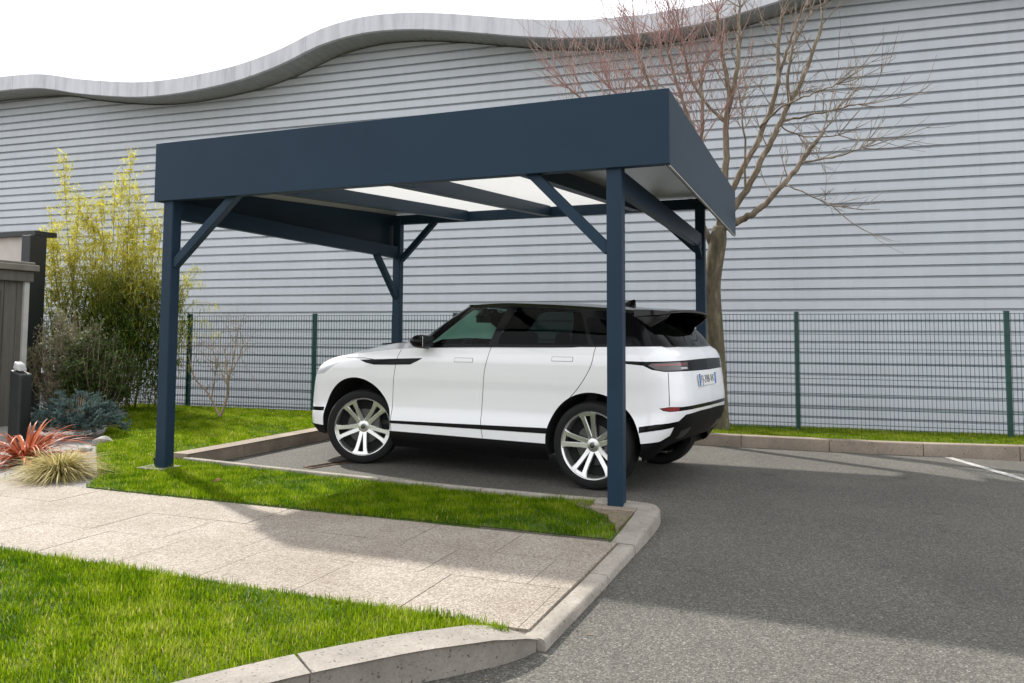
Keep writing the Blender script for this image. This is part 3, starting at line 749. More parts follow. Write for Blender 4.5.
reg('gap', s_(stroke(smooth2([(2.235, .375), (2.245, .50), (2.225, .80), (2.19, 1.0), (2.155, 1.2)], 5), gap)))
reg('gap', s_(stroke(smooth2([(1.130, .375), (1.155, .52), (1.15, .70), (1.11, 1.0), (1.075, 1.15), (1.073, 1.3)], 5), gap)))
reg('gap', s_(stroke(smooth2([(-.02, 1.3), (-.02, 1.13), (.04, 1.0), (.13, .88), (.22, .79)], 5), gap)))
reg('gap', s_(stroke([(2.9, 1.105), (2.6, 1.105), (2.45, 1.09)], gap)))
# side blade on front wing and door
reg('side_vent', s_([(2.66, 1.085), (2.3, 1.10), (1.85, 1.118), (1.90, 1.09), (2.0, 1.052), (2.25, 1.043), (2.46, 1.04), (2.58, 1.058)]))
def rrect(u0, u1, z0, z1, r=.012):
    return arc((u1 - r, z1 - r), r, 0, 90, 3) + arc((u0 + r, z1 - r), r, 90, 180, 3) + arc((u0 + r, z0 + r), r, 180, 270, 3) + arc((u1 - r, z0 + r), r, 270, 360, 3)
for a, c in ((.17, .39), (1.24, 1.46)):
    sl = .00 if a < 1 else -.03
    reg('gap', s_(rrect(a, c, 1.118 + sl, 1.16 + sl))); reg('door_handle', s_(rrect(a + .0035, c - .0035, 1.1215 + sl, 1.1565 + sl)))
# rear end
reg('lower_bumper', [(0, .2), (0, .685)] + r_([(.30, .685), (.60, .672), (.74, .60)]) + s_([(-.66, .50), (-.60, .455), (-.45, .432), (-.44, .432), (-.44, .2)]))
reg('exhaust', r_([(.40, .545), (.60, .53), (.585, .45), (.42, .455)]))
reg('bumper_blade', s_([(-.44, .525), (-.44, .575), (-.58, .600), (-.755, .622), (-.765, .605), (-.72, .582), (-.58, .55)]))
reg('reflector_strip', [(0, .745)] + r_([(.4, .745), (.66, .742), (.80, .748)]) + s_([(-.60, .735), (-.63, .715)]) + r_([(.80, .705), (.66, .708), (.4, .712)]) + [(0, .712)])
reg('rear_reflector', r_([(.70, .742), (.80, .746)]) + s_([(-.61, .733), (-.64, .72)]) + r_([(.80, .708), (.70, .710)]))
reg('tail_band', [(0, 1.145)] + r_([(.3, 1.143), (.6, 1.138), (.80, 1.135)]) + s_([(-.50, 1.132), (-.26, 1.136), (-.22, 1.118), (-.48, 1.098), (-.55, 1.062)]) + r_([(.82, 1.045), (.6, 1.045), (.3, 1.042)]) + [(0, 1.04)])
reg('tail_lamp', r_([(.50, 1.128), (.80, 1.125)]) + s_([(-.55, 1.117), (-.52, 1.10), (-.58, 1.066)]) + r_([(.82, 1.055), (.50, 1.056)]))
reg('lamp_glow', r_([(.54, 1.115), (.80, 1.112)]) + s_([(-.57, 1.108), (-.57, 1.096)]) + r_([(.80, 1.098), (.54, 1.10)]))
reg('lamp_core', r_([(.52, 1.082), (.62, 1.082), (.62, 1.064), (.52, 1.064)]))
reg('gap', r_(stroke([(.79, 1.04), (.795, .90), (.80, .755)], gap)))
# front end
reg('front_grille', [(BS.S[-1], .44), (BS.S[-1], .86)] + f_([(.42, .86), (.52, .78), (.62, .62), (.60, .46)]))
reg('headlamp', f_([(.48, .93), (.60, .955), (.74, .965)]) + s_([(3.15, 1.005), (2.92, 1.062), (3.02, 1.02), (3.18, .93)]) + f_([(.74, .89), (.60, .885)]))
reg('front_blade', s_([(3.19, .565), (3.33, .56)]) + f_([(.80, .555), (.60, .54), (.60, .50), (.80, .515)]) + s_([(3.33, .52), (3.19, .525)]))
reg('front_lip', f_([(.0, .40), (.62, .385), (.75, .38)]) + s_([(3.28, .375), (3.16, .37), (3.16, .2)]) + f_([(.75, .2), (0, .2)]))
reg('archR', s_(archR)); reg('archF', s_(archF))
P2, RES = skin(BS, dom(BS), REG)
cm = MAT
mats = {'base': ('body', 'car_white'), 'front_door': ('door', 'car_white'), 'rear_door': ('door', 'car_white'), 'rocker': ('rocker_panel', 'car_matt'), 'side_trim': ('side_trim', 'car_matt'), 'side_vent': ('side_vent', 'car_black'),
        'lower_bumper': ('lower_bumper', 'car_matt'), 'bumper_blade': ('bumper_trim', 'car_black'), 'exhaust': ('exhaust_finisher', 'rim_dark'), 'reflector_strip': ('bumper_trim', 'car_black'), 'rear_reflector': ('rear_reflector', 'lamp_red'),
        'tail_band': ('tail_band', 'car_black'), 'front_grille': ('front_grille', 'car_matt'), 'headlamp': ('headlamp', 'lamp_clear'), 'front_blade': ('bumper_trim', 'car_black'), 'front_lip': ('lower_bumper', 'car_matt')}
doors = {}
for k, (nm, m) in mats.items():
    if k not in RES: continue
    off = {'side_vent': .004, 'side_trim': .004, 'rocker': -.004, 'bumper_blade': .003}.get(k, 0.0)
    doors[k] = panel(nm, BS, P2, RES[k], cm[m], car, off=off)
for i in range(2):                                             # lamps and their light guides, handles and their doors
    pass
tl = panel('tail_lamp', BS, P2, RES['tail_lamp'], cm['lamp_dark'], car)
for i, sg in enumerate((1, -1)):
    panel('light_guide', BS, P2, RES['lamp_glow'], cm['lamp_red'], tl[i], mirror=(sg,), off=.001)
    if 'lamp_core' in RES: panel('reversing_light', BS, P2, RES['lamp_core'], cm['lamp_clear'], tl[i], mirror=(sg,), off=.001)
hf = RES['door_handle']; cen = lambda f: np.mean([P2[i, 0] for i in f])
mid_s = s_([(1.0, 1.1)])[0][0]
for key, sel in (('front_door', [f for f in hf if cen(f) > mid_s]), ('rear_door', [f for f in hf if cen(f) <= mid_s])):
    for i, sg in enumerate((1, -1)): panel('handle', BS, P2, sel, cm['car_white'], doors[key][i], mirror=(sg,), off=.002)
# inner skin behind the panel gaps, open at the arches
Pi, Ri = skin(BS, dom(BS), [('archR', s_(archR)), ('archF', s_(archF))], step=.09)
panel('inner_shell', BS, Pi, Ri['base'], cm['dark'], car, off=-.018)
# wheel arch lips and liners
for name, c, r in (('rear', RA, .455), ('front', FA, .47)):
    for sg in (1, -1):
        lo, hi = (-.45, .45) if name == 'rear' else (2.24, 3.165)
        pts = [(c[0] + r * math.cos(R(a)), c[1] + r * math.sin(R(a))) for a in np.linspace(-16, 196, 48)]
        sz = s_(pts); Q = BS.ev([p[0] for p in sz], [p[1] for p in sz]); b = MB(); V = []; F = []; n = len(pts)
        for (u, z), q in zip(pts, Q):
            V += [(q[0], q[1] * sg, q[2]), (c[0] + (q[0] - c[0]) * .985, (q[1] - .03) * sg, c[1] + (q[2] - c[1]) * .985), (c[0] + (u - c[0]) * .98, .50 * sg, c[1] + (z - c[1]) * .98)]
        for i in range(n - 1):
            F += [(i * 3, i * 3 + 1, i * 3 + 4, i * 3 + 3), (i * 3 + 1, i * 3 + 2, i * 3 + 5, i * 3 + 4)]
        k = len(V); V.append((c[0], .50 * sg, c[1])); F += [(i * 3 + 2, k, i * 3 + 5) for i in range(n - 1)]
        b.add(V, F); b.build('wheel_arch', cm['dark'], car)
# underside
b = MB(); b.prism([(-.20, -.66), (3.15, -.70), (3.35, -.4), (3.35, .4), (3.15, .70), (-.20, .66), (-.28, .5), (-.28, -.5)], .27, .42); b.build('underbody', cm['dark'], car)

# bonnet and shoulder deck (everything that closes the body skin on top)
def edge(side_s):
    b_, t_ = BS.zlim(np.array([side_s])); return BS.ev([side_s], [float(t_[0])])[0]
ns_ = 60; sv = np.linspace(BS.side([(1.9, 1.2)])[0][0], BS.S[-1], ns_); b = MB(); V = []; F = []; nt_ = 24
for s0 in sv:
    e = edge(s0)
    for j in range(nt_ + 1):
        t = -1 + 2 * j / nt_; a = abs(t)
        u = e[0]; zc = .085 * min(1, max(0, (3.42 - u) / .9)) * (1 if u < 2.4 else 1) + .012
        z = e[2] + zc * (1 - a ** 2.4) * (1 if e[1] > .05 else 0) + .018 * math.exp(-((a - .62) / .14) ** 2) * min(1, max(0, (3.2 - u) / .5))
        V.append((u, e[1] * t, z))
for i in range(ns_ - 1):
    for j in range(nt_): F.append((i * (nt_ + 1) + j, i * (nt_ + 1) + j + 1, (i + 1) * (nt_ + 1) + j + 1, (i + 1) * (nt_ + 1) + j))
b.add(V, F); bn = b.build('bonnet', cm['car_white'], car, smooth=True)
if bn.data.polygons[5].normal.z < 0: bn.data.flip_normals()
for sg in (1, -1):
    b = MB(); b.box((2.62, .42 * sg, 1.257), (.30, .07, .012), Matrix.Rotation(R(4), 3, 'Y')); b.build('bonnet_vent', cm['car_matt'], bn)
b = MB(); V = []; F = []                                       # narrow shoulder deck from body edge in to the glass
sv = np.linspace(0, BS.side([(2.15, 1.2)])[0][0], 70)
for s0 in sv:
    e = edge(s0); k = .82 if e[1] > .3 else .82
    V += [tuple(e), (e[0] + (.10 if e[0] < -.45 else 0), e[1] * .90, e[2] + .004)]
for i in range(len(sv) - 1): F.append((i * 2, i * 2 + 1, i * 2 + 3, i * 2 + 2))
V2 = [(x, -y, z) for x, y, z in V]; F2 = [f[::-1] for f in F]
for vv, ff in ((V, F), (V2, F2)):
    b = MB(); b.add(vv, ff); b.build('shoulder', cm['car_white'], car, smooth=True)

# greenhouse
GN = [(-.68, 0), (-.655, .42), (-.60, .66), (-.45, .82), (0, .875), (.6, .885), (1.2, .885), (1.90, .87), (2.12, .76), (2.34, .42), (2.42, 0)]
GT = [(-.36, 0), (-.35, .36), (-.325, .54), (-.24, .635), (.05, .665), (.6, .69), (1.05, .69), (1.40, .665), (1.53, .56), (1.62, .32), (1.65, 0)]
qq = [0, .35, .7, 1.0]; U, V = [], []
for q in qq:
    bul = .035 * math.sin(math.pi * q) * 1.0
    U.append([a[0] + (c[0] - a[0]) * q + (-.03 if i < 3 else 0) * math.sin(math.pi * q) for i, (a, c) in enumerate(zip(GN, GT))])
    V.append([a[1] + (c[1] - a[1]) * q + bul * min(1, a[1] / .8) for a, c in zip(GN, GT)])
gzb = [1.255, 1.255, 1.252, 1.248, 1.245, 1.24, 1.235, 1.215, 1.20, 1.19, 1.19]
gzt = [1.55, 1.55, 1.548, 1.57, 1.60, 1.64, 1.655, 1.64, 1.652, 1.665, 1.67]
GS = Shell(GN, qq, U, V, gzb, gzt)
gs = GS.side; GREG = []
GREG.append(('front_window', gs([(1.80, 1.262), (1.62, 1.40), (1.46, 1.54), (1.40, 1.592), (1.30, 1.616), (.98, 1.62), (1.04, 1.42), (1.10, 1.262)])))
GREG.append(('rear_window', gs([(1.0, 1.265), (.95, 1.42), (.87, 1.62), (.55, 1.610), (.24, 1.586), (.18, 1.55), (.12, 1.44), (.05, 1.27), (.5, 1.265)])))
GREG.append(('quarter_window', gs([(0.0, 1.272), (.07, 1.40), (.13, 1.50), (.10, 1.525), (-.05, 1.50), (-.20, 1.42), (-.34, 1.29)])))
def gq(i, q):
    x = GS.S[i] if isinstance(i, int) else float(np.interp(i, range(len(GS.S)), GS.S)); b_, t_ = GS.zlim(np.array([x])); return (x, float(b_[0] + (t_[0] - b_[0]) * q))
GREG.append(('windscreen', [gq(8.05, .03), gq(8.5, .03), gq(9, .03), gq(9.5, .03), gq(10, .03), gq(10, .95), gq(9.5, .95), gq(9, .95), gq(8.5, .95), gq(8.05, .93)]))
GREG.append(('tailgate_window', [gq(0, .05), gq(1, .05), gq(2, .05), gq(2.55, .08), gq(2.35, .9), gq(2, .93), gq(1, .93), gq(0, .93)]))
P3, GR = skin(GS, dom(GS), GREG, step=.05)
panel('pillar_frame', GS, P3, GR['base'], cm['car_black'], car)
for k, nm, m in (('front_window', 'side_window', 'glass'), ('rear_window', 'side_window', 'glass_dark'), ('quarter_window', 'side_window', 'glass_dark'), ('windscreen', 'windscreen', 'glass'), ('tailgate_window', 'rear_window', 'glass_dark')):
    panel(nm, GS, P3, GR[k], cm[m], car, off=-.003)
# door mirrors
for sg in (1, -1):
    b = MB(); cx, cy, cz = 1.80, 1.03 * sg, 1.285; V = []; F = []; n = 14; rings = [(-.085, .6), (-.07, .92), (-.02, 1.0), (.04, .92), (.085, .62), (.10, .2)]
    for du, k in rings:
        for j in range(n):
            a = 2 * math.pi * j / n; y = math.cos(a) * .115 * k; z = math.sin(a) * .075 * k; y = math.copysign(abs(y) ** .85 * .115 ** .15, y); V.append((cx + du, cy + y * .9, cz + z * .92))
    for i in range(len(rings) - 1):
        for j in range(n): F.append((i * n + j, i * n + (j + 1) % n, (i + 1) * n + (j + 1) % n, (i + 1) * n + j))
    F += [tuple(range(n)), tuple((len(rings) - 1) * n + j for j in range(n))]; b.add(V, F); mo = b.build('door_mirror', cm['car_white'] if 0 else cm['car_black'], car, auto=50)
    b = MB(); b.box((cx - .087, cy, cz), (.004, .17, .10)); b.build('mirror_glass', cm['chrome'], mo)
    b = MB(); b.beam((cx + .02, cy - .08 * sg, cz - .045), (cx + .03, .89 * sg, 1.225), .06, .035); b.build('mirror_foot', cm['car_black'], mo, bevel=.008)
# roof
ru = np.linspace(-.40, 1.64, 44)
rsu = [-.40, -.2, .05, .6, 1.05, 1.40, 1.53, 1.60, 1.64]; rsv = [.60, .645, .67, .695, .695, .67, .57, .38, .12]; rsz = [1.575, 1.592, 1.613, 1.648, 1.665, 1.655, 1.66, 1.67, 1.672]
b = MB(); V = []; F = []; nt_ = 20
for u in ru:
    w = float(pchip(rsu, np.array(rsv), [u])[0]) + .012; z0 = float(pchip(rsu, np.array(rsz), [u])[0]); cr = .032 if u < 1.3 else .032 * max(0.05, (1.66 - u) / .36)
    V.append((u, -w * .995, z0 - .028))
    for j in range(nt_ + 1):
        t = -1 + 2 * j / nt_; V.append((u, w * t, z0 + cr * (1 - abs(t) ** 2.6)))
    V.append((u, w * .995, z0 - .028))
m = nt_ + 3
for i in range(len(ru) - 1):
    for j in range(m - 1): F.append((i * m + j, i * m + j + 1, (i + 1) * m + j + 1, (i + 1) * m + j))
b.add(V, F); ro = b.build('roof', cm['car_roof'], car, auto=50)
# spoiler with side fins
b = MB(); V = []; F = []
secs = [(-.30, .655, 1.590, 1.525), (-.42, .64, 1.588, 1.535), (-.52, .615, 1.580, 1.54), (-.60, .58, 1.570, 1.55), (-.615, .57, 1.562, 1.555)]
for u, w, za, zb_ in secs:
    for j in range(11):
        t = -1 + .2 * j; bow = .045 * (1 - t * t) if u < -.35 else 0; V.append((u - bow, w * t, za + .022 * (1 - t * t)))
    for j in range(11):
        t = 1 - .2 * j; bow = .045 * (1 - t * t) if u < -.35 else 0; V.append((u - bow, w * t, zb_ + .018 * (1 - t * t)))
for i in range(len(secs) - 1):
    for j in range(22): F.append((i * 22 + j, i * 22 + (j + 1) % 22, (i + 1) * 22 + (j + 1) % 22, (i + 1) * 22 + j))
F += [tuple(range(22)), tuple((len(secs) - 1) * 22 + j for j in range(22))[::-1]]
b.add(V, F); sp = b.build('spoiler', cm['car_roof'], car, auto=40)
for sg in (1, -1):
    b = MB(); q = [(-.26, .655, 1.545), (-.60, .575, 1.545), (-.565, .585, 1.50), (-.40, .64, 1.40), (-.30, .685, 1.40)]
    V = [(u, y * sg, z) for u, y, z in q] + [(u, (y - .035) * sg, z) for u, y, z in q]
    F = [(0, 1, 2, 3, 4), (9, 8, 7, 6, 5)] + [(k, 5 + k, 5 + (k + 1) % 5, (k + 1) % 5) for k in range(5)]
    b.add(V, F); b.build('spoiler_fin', cm['car_roof'], sp, bevel=.006)
b = MB(); secs = [(.16, .004, .005), (.08, .024, .036), (.02, .030, .066), (-.04, .028, .082), (-.055, .014, .076)]; V = []; F = []
for u, w, h in secs:
    for a in (0, 45, 90, 135, 180): V.append((u, w * math.cos(R(a)), 1.628 + h * math.sin(R(a))))
for i in range(4):
    for j in range(4): F.append((i * 5 + j, i * 5 + j + 1, (i + 1) * 5 + j + 1, (i + 1) * 5 + j))
F += [(0, 1, 2, 3, 4), (24, 23, 22, 21, 20)]
b.add(V, F); b.build('antenna_fin', cm['car_black'], car, auto=60)
# roof rail lines
for sg in (1, -1):
    b = MB(); b.tube([(u, sg * (float(pchip(rsu, np.array(rsv), [u])[0]) + .006), float(pchip(rsu, np.array(rsz), [u])[0]) - .030) for u in np.linspace(-.3, 1.38, 22)], .007, 6); b.build('roof_drip_trim', cm['car_black'], car, smooth=True)
# number plate
b = MB(); b.box((0, 0, 0), (.008, .52, .11)); pl = b.build('number_plate', cm['plate_white'], car, bevel=.002); pl.location = (-.787, .07, .96); pl.rotation_euler = (0, R(5), 0)
for y in (.237, -.237):
    b = MB(); b.box((-.0045, y, 0), (.0012, .042, .106)); b.build('plate_band', cm['plate_blue'], pl)
cu = bpy.data.curves.new('plate_text', 'FONT'); cu.body = 'FJ-398-VK'; cu.size = .098; cu.align_x = 'CENTER'; cu.align_y = 'CENTER'; cu.extrude = .0006
to = bpy.data.objects.new('plate_text', cu); COL.objects.link(to); to.parent = pl
to.matrix_parent_inverse = Matrix.Identity(4); to.rotation_euler = (R(90), 0, R(-90)); to.location = (-.0049, 0, -.002)
dg = bpy.context.evaluated_depsgraph_get(); me = bpy.data.meshes.new_from_object(to.evaluated_get(dg)); tm = bpy.data.objects.new('plate_lettering', me); COL.objects.link(tm)
tm.parent = pl; tm.location = to.location; tm.rotation_euler = to.rotation_euler; me.materials.clear(); me.materials.append(cm['ink']); bpy.data.objects.remove(to)
# interior
def seat(x, y):
    b = MB(); b.box((x, y, .62), (.50, .48, .16)); b.box((x - .30, y, .93), (.14, .46, .56), Matrix.Rotation(R(-14), 3, 'Y')); b.box((x - .385, y, 1.30), (.09, .25, .17), Matrix.Rotation(R(-10), 3, 'Y'))
    return b.build('seat', cm['seat'], car, bevel=.04)
seat(1.32, .37); seat(1.32, -.37)
b = MB(); b.box((.40, 0, .62), (.5, 1.25, .16)); b.box((.10, 0, .93), (.14, 1.25, .58), Matrix.Rotation(R(-16), 3, 'Y'))
for y in (-.4, .4): b.box((.0, y, 1.28), (.09, .25, .14), Matrix.Rotation(R(-10), 3, 'Y'))
b.build('rear_bench', cm['seat'], car, bevel=.04)
b = MB(); b.box((1.98, 0, 1.08), (.36, 1.40, .24)); b.box((1.4, 0, .42), (2.6, 1.5, .06)); b.build('dashboard', cm['seat'], car, bevel=.05)
b = MB(); wc = Vector((1.72, .37, 1.13)); ax = Matrix.Rotation(R(65), 3, 'Y')
b.tube([wc + ax @ Vector((.185 * math.cos(a), .185 * math.sin(a), 0)) for a in np.linspace(0, 2 * math.pi, 33)], .017, 8)
for a in (0, 120, 240): b.beam(wc, wc + ax @ Vector((.18 * math.cos(R(a + 60)), .18 * math.sin(R(a + 60)), 0)), .04, .02)
b.build('steering_wheel', cm['seat'], car)
b = MB(); b.box((1.72, 0, 1.52), (.05, .22, .07)); b.beam((1.75, 0, 1.55), (1.60, 0, 1.615), .02, .02); b.build('interior_mirror', cm['seat'], car)

# wheels
def wheel(u, sg, steer=0.0, spin=0.0):
    w = bpy.data.objects.new('wheel', None); COL.objects.link(w); w.parent = car; w.location = (u, (.93 - .115) * sg, .386); w.scale = (1.028, 1, 1.028); w.rotation_euler = (0, 0, steer + (math.pi if sg < 0 else 0)); w.empty_display_size = .2
    b = MB(); tp = [(.285, -.105), (.30, -.118), (.335, -.123), (.360, -.112), (.372, -.085), (.3755, -.05), (.3755, .05), (.372, .085), (.360, .112), (.335, .123), (.30, .118), (.288, .105)]
    b.lathe([(r, h) for r, h in tp], 56, 'Y'); b.build('tyre', cm['tyre'], w, auto=35)
    b = MB(); b.lathe([(.289, .104), (.293, .112), (.288, .117), (.280, .112), (.270, .085), (.262, .0), (.262, -.10)], 56, 'Y'); b.build('rim', cm['rim'], w, auto=40)
    b = MB(); b.lathe([(.261, .02), (.12, .01), (.0, .01)], 40, 'Y'); b.lathe([(.262, .02), (.262, -.1)], 40, 'Y'); bk_ = b.build('wheel_back', cm['dark'], w)
    b = MB(); b.lathe([(.175, .030), (.06, .030)], 40, 'Y'); b.lathe([(.175, .030), (.175, .015)], 40, 'Y'); b.build('brake_disc', cm['disc'], w, auto=40)
    b = MB(); b.box((-.13, .042, .03), (.07, .03, .16)); b.build('brake_caliper', cm['rim_dark'], w, bevel=.008)
    # five twin spokes
    b = MB()
    def pt(r, a, h): return (r * math.sin(a), h, r * math.cos(a))
    for k in range(5):
        a0 = spin + k * 2 * math.pi / 5
        for sd in (-1, 1):
            P = []
            for r, ca, hw, h in ((.045, .34, .028, .068), (.10, .235, .0225, .076), (.16, .195, .0215, .088), (.22, .185, .0215, .100), (.258, .19, .025, .108), (.287, .20, .036, .112)):
                a = a0 + sd * ca * (1 if r > .09 else 1.15); P.append((r, a, hw, h))
            V = []; F = []
            for r, a, hw, h in P:
                da = hw / r
                V += [pt(r, a - da, h - .028), pt(r, a - da, h - .006), pt(r, a - da * .72, h), pt(r, a + da * .72, h), pt(r, a + da, h - .006), pt(r, a + da, h - .028)]
            for i in range(len(P) - 1):
                for j in range(6): F.append((i * 6 + j, (i + 1) * 6 + j, (i + 1) * 6 + (j + 1) % 6, i * 6 + (j + 1) % 6))
            b.add(V, F)
        V = []                                                  # web joining the pair at the rim
        for r, h in ((.252, .1065), (.285, .1125)):
            for t in np.linspace(-1, 1, 7): V.append(pt(r, a0 + t * .21, h - .001))
        b.add(V, [(i, i + 1, 8 + i, 7 + i) for i in range(6)])
    b.build('spokes', cm['rim'], w, auto=30)
    b = MB(); b.lathe([(.0, .094), (.028, .093), (.031, .086), (.033, .074), (.060, .070), (.066, .055), (.064, .02)], 32, 'Y'); b.build('hub', cm['rim'], w, auto=35)
    b = MB(); b.lathe([(0, .0965), (.024, .0955), (.026, .090)], 24, 'Y'); b.build('centre_cap', cm['rim_dark'], w, smooth=True)
    return w
wheel(0, 1, 0, .15); wheel(0, -1, 0, 1.0); wheel(2.681, 1, R(27), .55); wheel(2.681, -1, R(25), .2)

# ------------------------------------------------------------------ plants
def leaf(b, p, d, L, w, tint, droop=.3, n=2):
    """one leaf: a bent strip starting at p along d"""
    d = Vector(d).normalized(); sd = d.cross(Vector((0, 0, 1)))
    sd = sd.normalized() if sd.length > 1e-4 else Vector((1, 0, 0))
    a = random.uniform(0, 6.28); sd = (sd * math.cos(a) + d.cross(sd) * math.sin(a)) if droop < .2 else sd
    V = []; F = []
    for i in range(n + 1):
        t = i / n; c = Vector(p) + d * (L * t) + Vector((0, 0, -droop * L * t * t)); ww = w * (.35 + 1.3 * t if t < .5 else 2 * (1 - t)) * .5
        if i == n: V.append(c)
        else: V += [c - sd * ww, c + sd * ww]
    for i in range(n - 1): F.append((2 * i, 2 * i + 1, 2 * i + 3, 2 * i + 2))
    F.append((2 * n - 2, 2 * n - 1, 2 * n)); b.add(V, F, tint)
def rdir(up=0.0, spread=1.0):
    v = Vector((random.gauss(0, 1), random.gauss(0, 1), random.gauss(0, 1))).normalized() * spread + Vector((0, 0, up)); return v.normalized()

# bamboo: tall thin culms, yellow leaves high up, green and dense below
BO = (-5.45, 4.35, .06)
t = thing('bamboo', 'tall bamboo clump with yellow tops rising in front of the grey warehouse', 'bamboo', BO)
bl = MB(); dens_ = [(-1.35, 3.2, .3), (-.98, 4.35, .3), (-.75, 3.7, .3), (-.5, 3.3, .3), (-.15, 3.2, .25), (-.05, 4.05, .3), (.35, 3.4, .3), (.42, 4.35, .3), (.75, 3.6, .3), (1.0, 2.9, .35), (-.3, 2.6, .5), (.45, 2.5, .5), (.8, 2.7, .5), (1.2, 2.5, .5), (-.9, 2.6, .5), (0.1, 2.7, .4), (-1.3, 2.4, .4), (1.35, 2.2, .5), (.2, 2.2, .5), (.7, 2.1, .5), (-.2, 2.0, .5), (1.0, 2.3, .5), (-.6, 2.2, .5), (.55, 3.0, .4), (-1.2, 3.0, .3), (1.5, 1.9, .4), (-1.1, 3.4, .3), (-.55, 3.5, .3), (-.35, 3.0, .4), (.2, 3.2, .4), (.6, 3.3, .3), (-.9, 3.0, .4), (.9, 3.1, .3), (1.25, 2.7, .4), (-1.72, 2.75, .25), (-1.6, 3.05, .25), (-.42, 3.75, .3), (-.2, 3.55, .3), (.2, 3.75, .3), (-1.25, 3.65, .3), (.95, 3.35, .3)]
for (x, H, dy) in dens_:
    x0 = x * .55 + random.gauss(0, .08); y0 = random.uniform(-dy, dy) * .7; y1 = y0 + random.uniform(-.25, .2)
    pts = crom([(x0, y0, 0), ((x0 + x) / 2, y0, H * .35), (x * .95, (y0 + y1) / 2, H * .7), (x * 1.02 + random.gauss(0, .05), y1, H)], 6)
    b = MB(); b.tube(pts, list(np.linspace(.011, .002, len(pts))), 5); b.build('culm', MAT['culm'], t, smooth=True)
    for k in range(int(H * 26)):
        f = random.uniform(.25, .98); i = min(int(f * (len(pts) - 1)), len(pts) - 2); p = pts[i].lerp(pts[i + 1], random.random())
        z = p.z; rr_ = .50 * (1.08 - f) + .05 if H > 2.9 else .42 * (1.05 - f * .7)
        tip = p + Vector((random.gauss(0, rr_ * .8), random.gauss(0, rr_ * .7), random.uniform(.0, .3)))
        for q in range(random.randint(5, 10)):
            c = p.lerp(tip, random.uniform(.2, 1)); yel = np.clip((c.z - 1.5) / 1.15, 0, 1); tint = float(np.clip(random.gauss(.10 + .72 * yel, .17), 0, 1))
            leaf(bl, c, rdir(-.15 + .25 * yel, 1), random.uniform(.07, .15), random.uniform(.013, .022), tint, random.uniform(.1, .5))
# dense lower body and the arching branches that reach past the post
for k in range(15000):
    a = random.uniform(0, 6.28); r = math.sqrt(random.random()); z = random.uniform(.25, 2.25)
    w = (1.15 if z < 1.3 else 1.15 - (z - 1.3) * .5) * (.86 + .22 * math.sin(a * 3 + z * 4)); p = Vector((.28 + r * w * math.cos(a) * 1.0, r * math.sin(a) * .62, z + .12 * math.sin(a * 5)))
    tint = float(np.clip(random.gauss(.05 + .28 * max(0, (z - 1.4)), .10), 0, 1)); leaf(bl, p, rdir(-.2, 1), random.uniform(.06, .12), random.uniform(.010, .018), tint, random.uniform(.1, .5))
for tx, tz in ((2.35, 1.75), (2.2, 1.45), (2.45, 1.25), (2.1, 2.05), (2.0, 2.3)):
    pts = crom([(1.0, .1, .3), (1.4, .1, tz * .7), (1.8, .0, tz), (tx, -.05, tz + .02)], 6)
    b = MB(); b.tube(pts, list(np.linspace(.007, .0015, len(pts))), 4); b.build('culm', MAT['culm'], t, smooth=True)
    for k in range(90):
        i = random.randint(len(pts) // 3, len(pts) - 1); leaf(bl, pts[i] + rdir() * random.uniform(0, .08), rdir(.0, 1), random.uniform(.07, .13), .013, float(np.clip(random.gauss(.6, .15), 0, 1)), .3)
bl.build('foliage', MAT['bamboo_leaf'], t)

def bush(name, label, cat, loc, rx, ry, h, n_leaf, leafm, L, w, stems, stemm, tint=(.45, .2), lobes=7, seed=1, up=.1, low=.12):
    random.seed(seed); t = thing(name, label, cat, loc); b = MB(); tips = []
    for k in range(stems):
        a = random.uniform(0, 6.28); r = math.sqrt(random.random()); tip = Vector((math.cos(a) * rx * r, math.sin(a) * ry * r, h * (1 - .45 * r * r) * random.uniform(.72, 1.05)))
        st = Vector((math.cos(a) * rx * .18 * r, math.sin(a) * ry * .18 * r, 0)); mid = st.lerp(tip, .5) + Vector((math.cos(a) * rx * .12, math.sin(a) * ry * .12, .05)) + rdir() * .05
        pts = crom([st, mid, tip], 5); b.tube(pts, list(np.linspace(.009, .002, len(pts))), 4); tips.append(pts)
        for q in range(3):
            i = random.randint(3, len(pts) - 2); e = pts[i] + rdir(.45) * random.uniform(.1, .28); b.tube([pts[i], pts[i].lerp(e, .5) + rdir() * .02, e], [.004, .003, .0012], 3); tips.append([pts[i], e])
    b.build('stems', stemm, t); bl = MB()
    for k in range(n_leaf):
        ps = random.choice(tips); f = random.random() ** .55; i = f * (len(ps) - 1); j = min(int(i), len(ps) - 2); p = Vector(ps[j]).lerp(Vector(ps[j + 1]), i - j) + rdir() * random.uniform(0, .07)
        if p.z < low: continue
        leaf(bl, p, rdir(up, 1), random.uniform(.6, 1.3) * L, random.uniform(.7, 1.2) * w, float(np.clip(random.gauss(*tint), 0, 1)), random.uniform(.05, .4))
    bl.build('foliage', leafm, t); return t
bush('shrub', 'grey brown twiggy shrub with small pale leaves behind the blue spruce', 'shrub', (-4.55, 2.9, .06), .72, .55, 1.75, 11000, MAT['grey_leaf'], .05, .019, 150, MAT['twig_tan'], (.5, .25), seed=3)
bush('shrub', 'dark green small leaved shrub between the bamboo and the carport post', 'shrub', (-3.85, 2.8, .06), .68, .5, 1.45, 11000, MAT['shrub_leaf'], .05, .022, 60, MAT['twig_tan'], (.4, .25), seed=4)

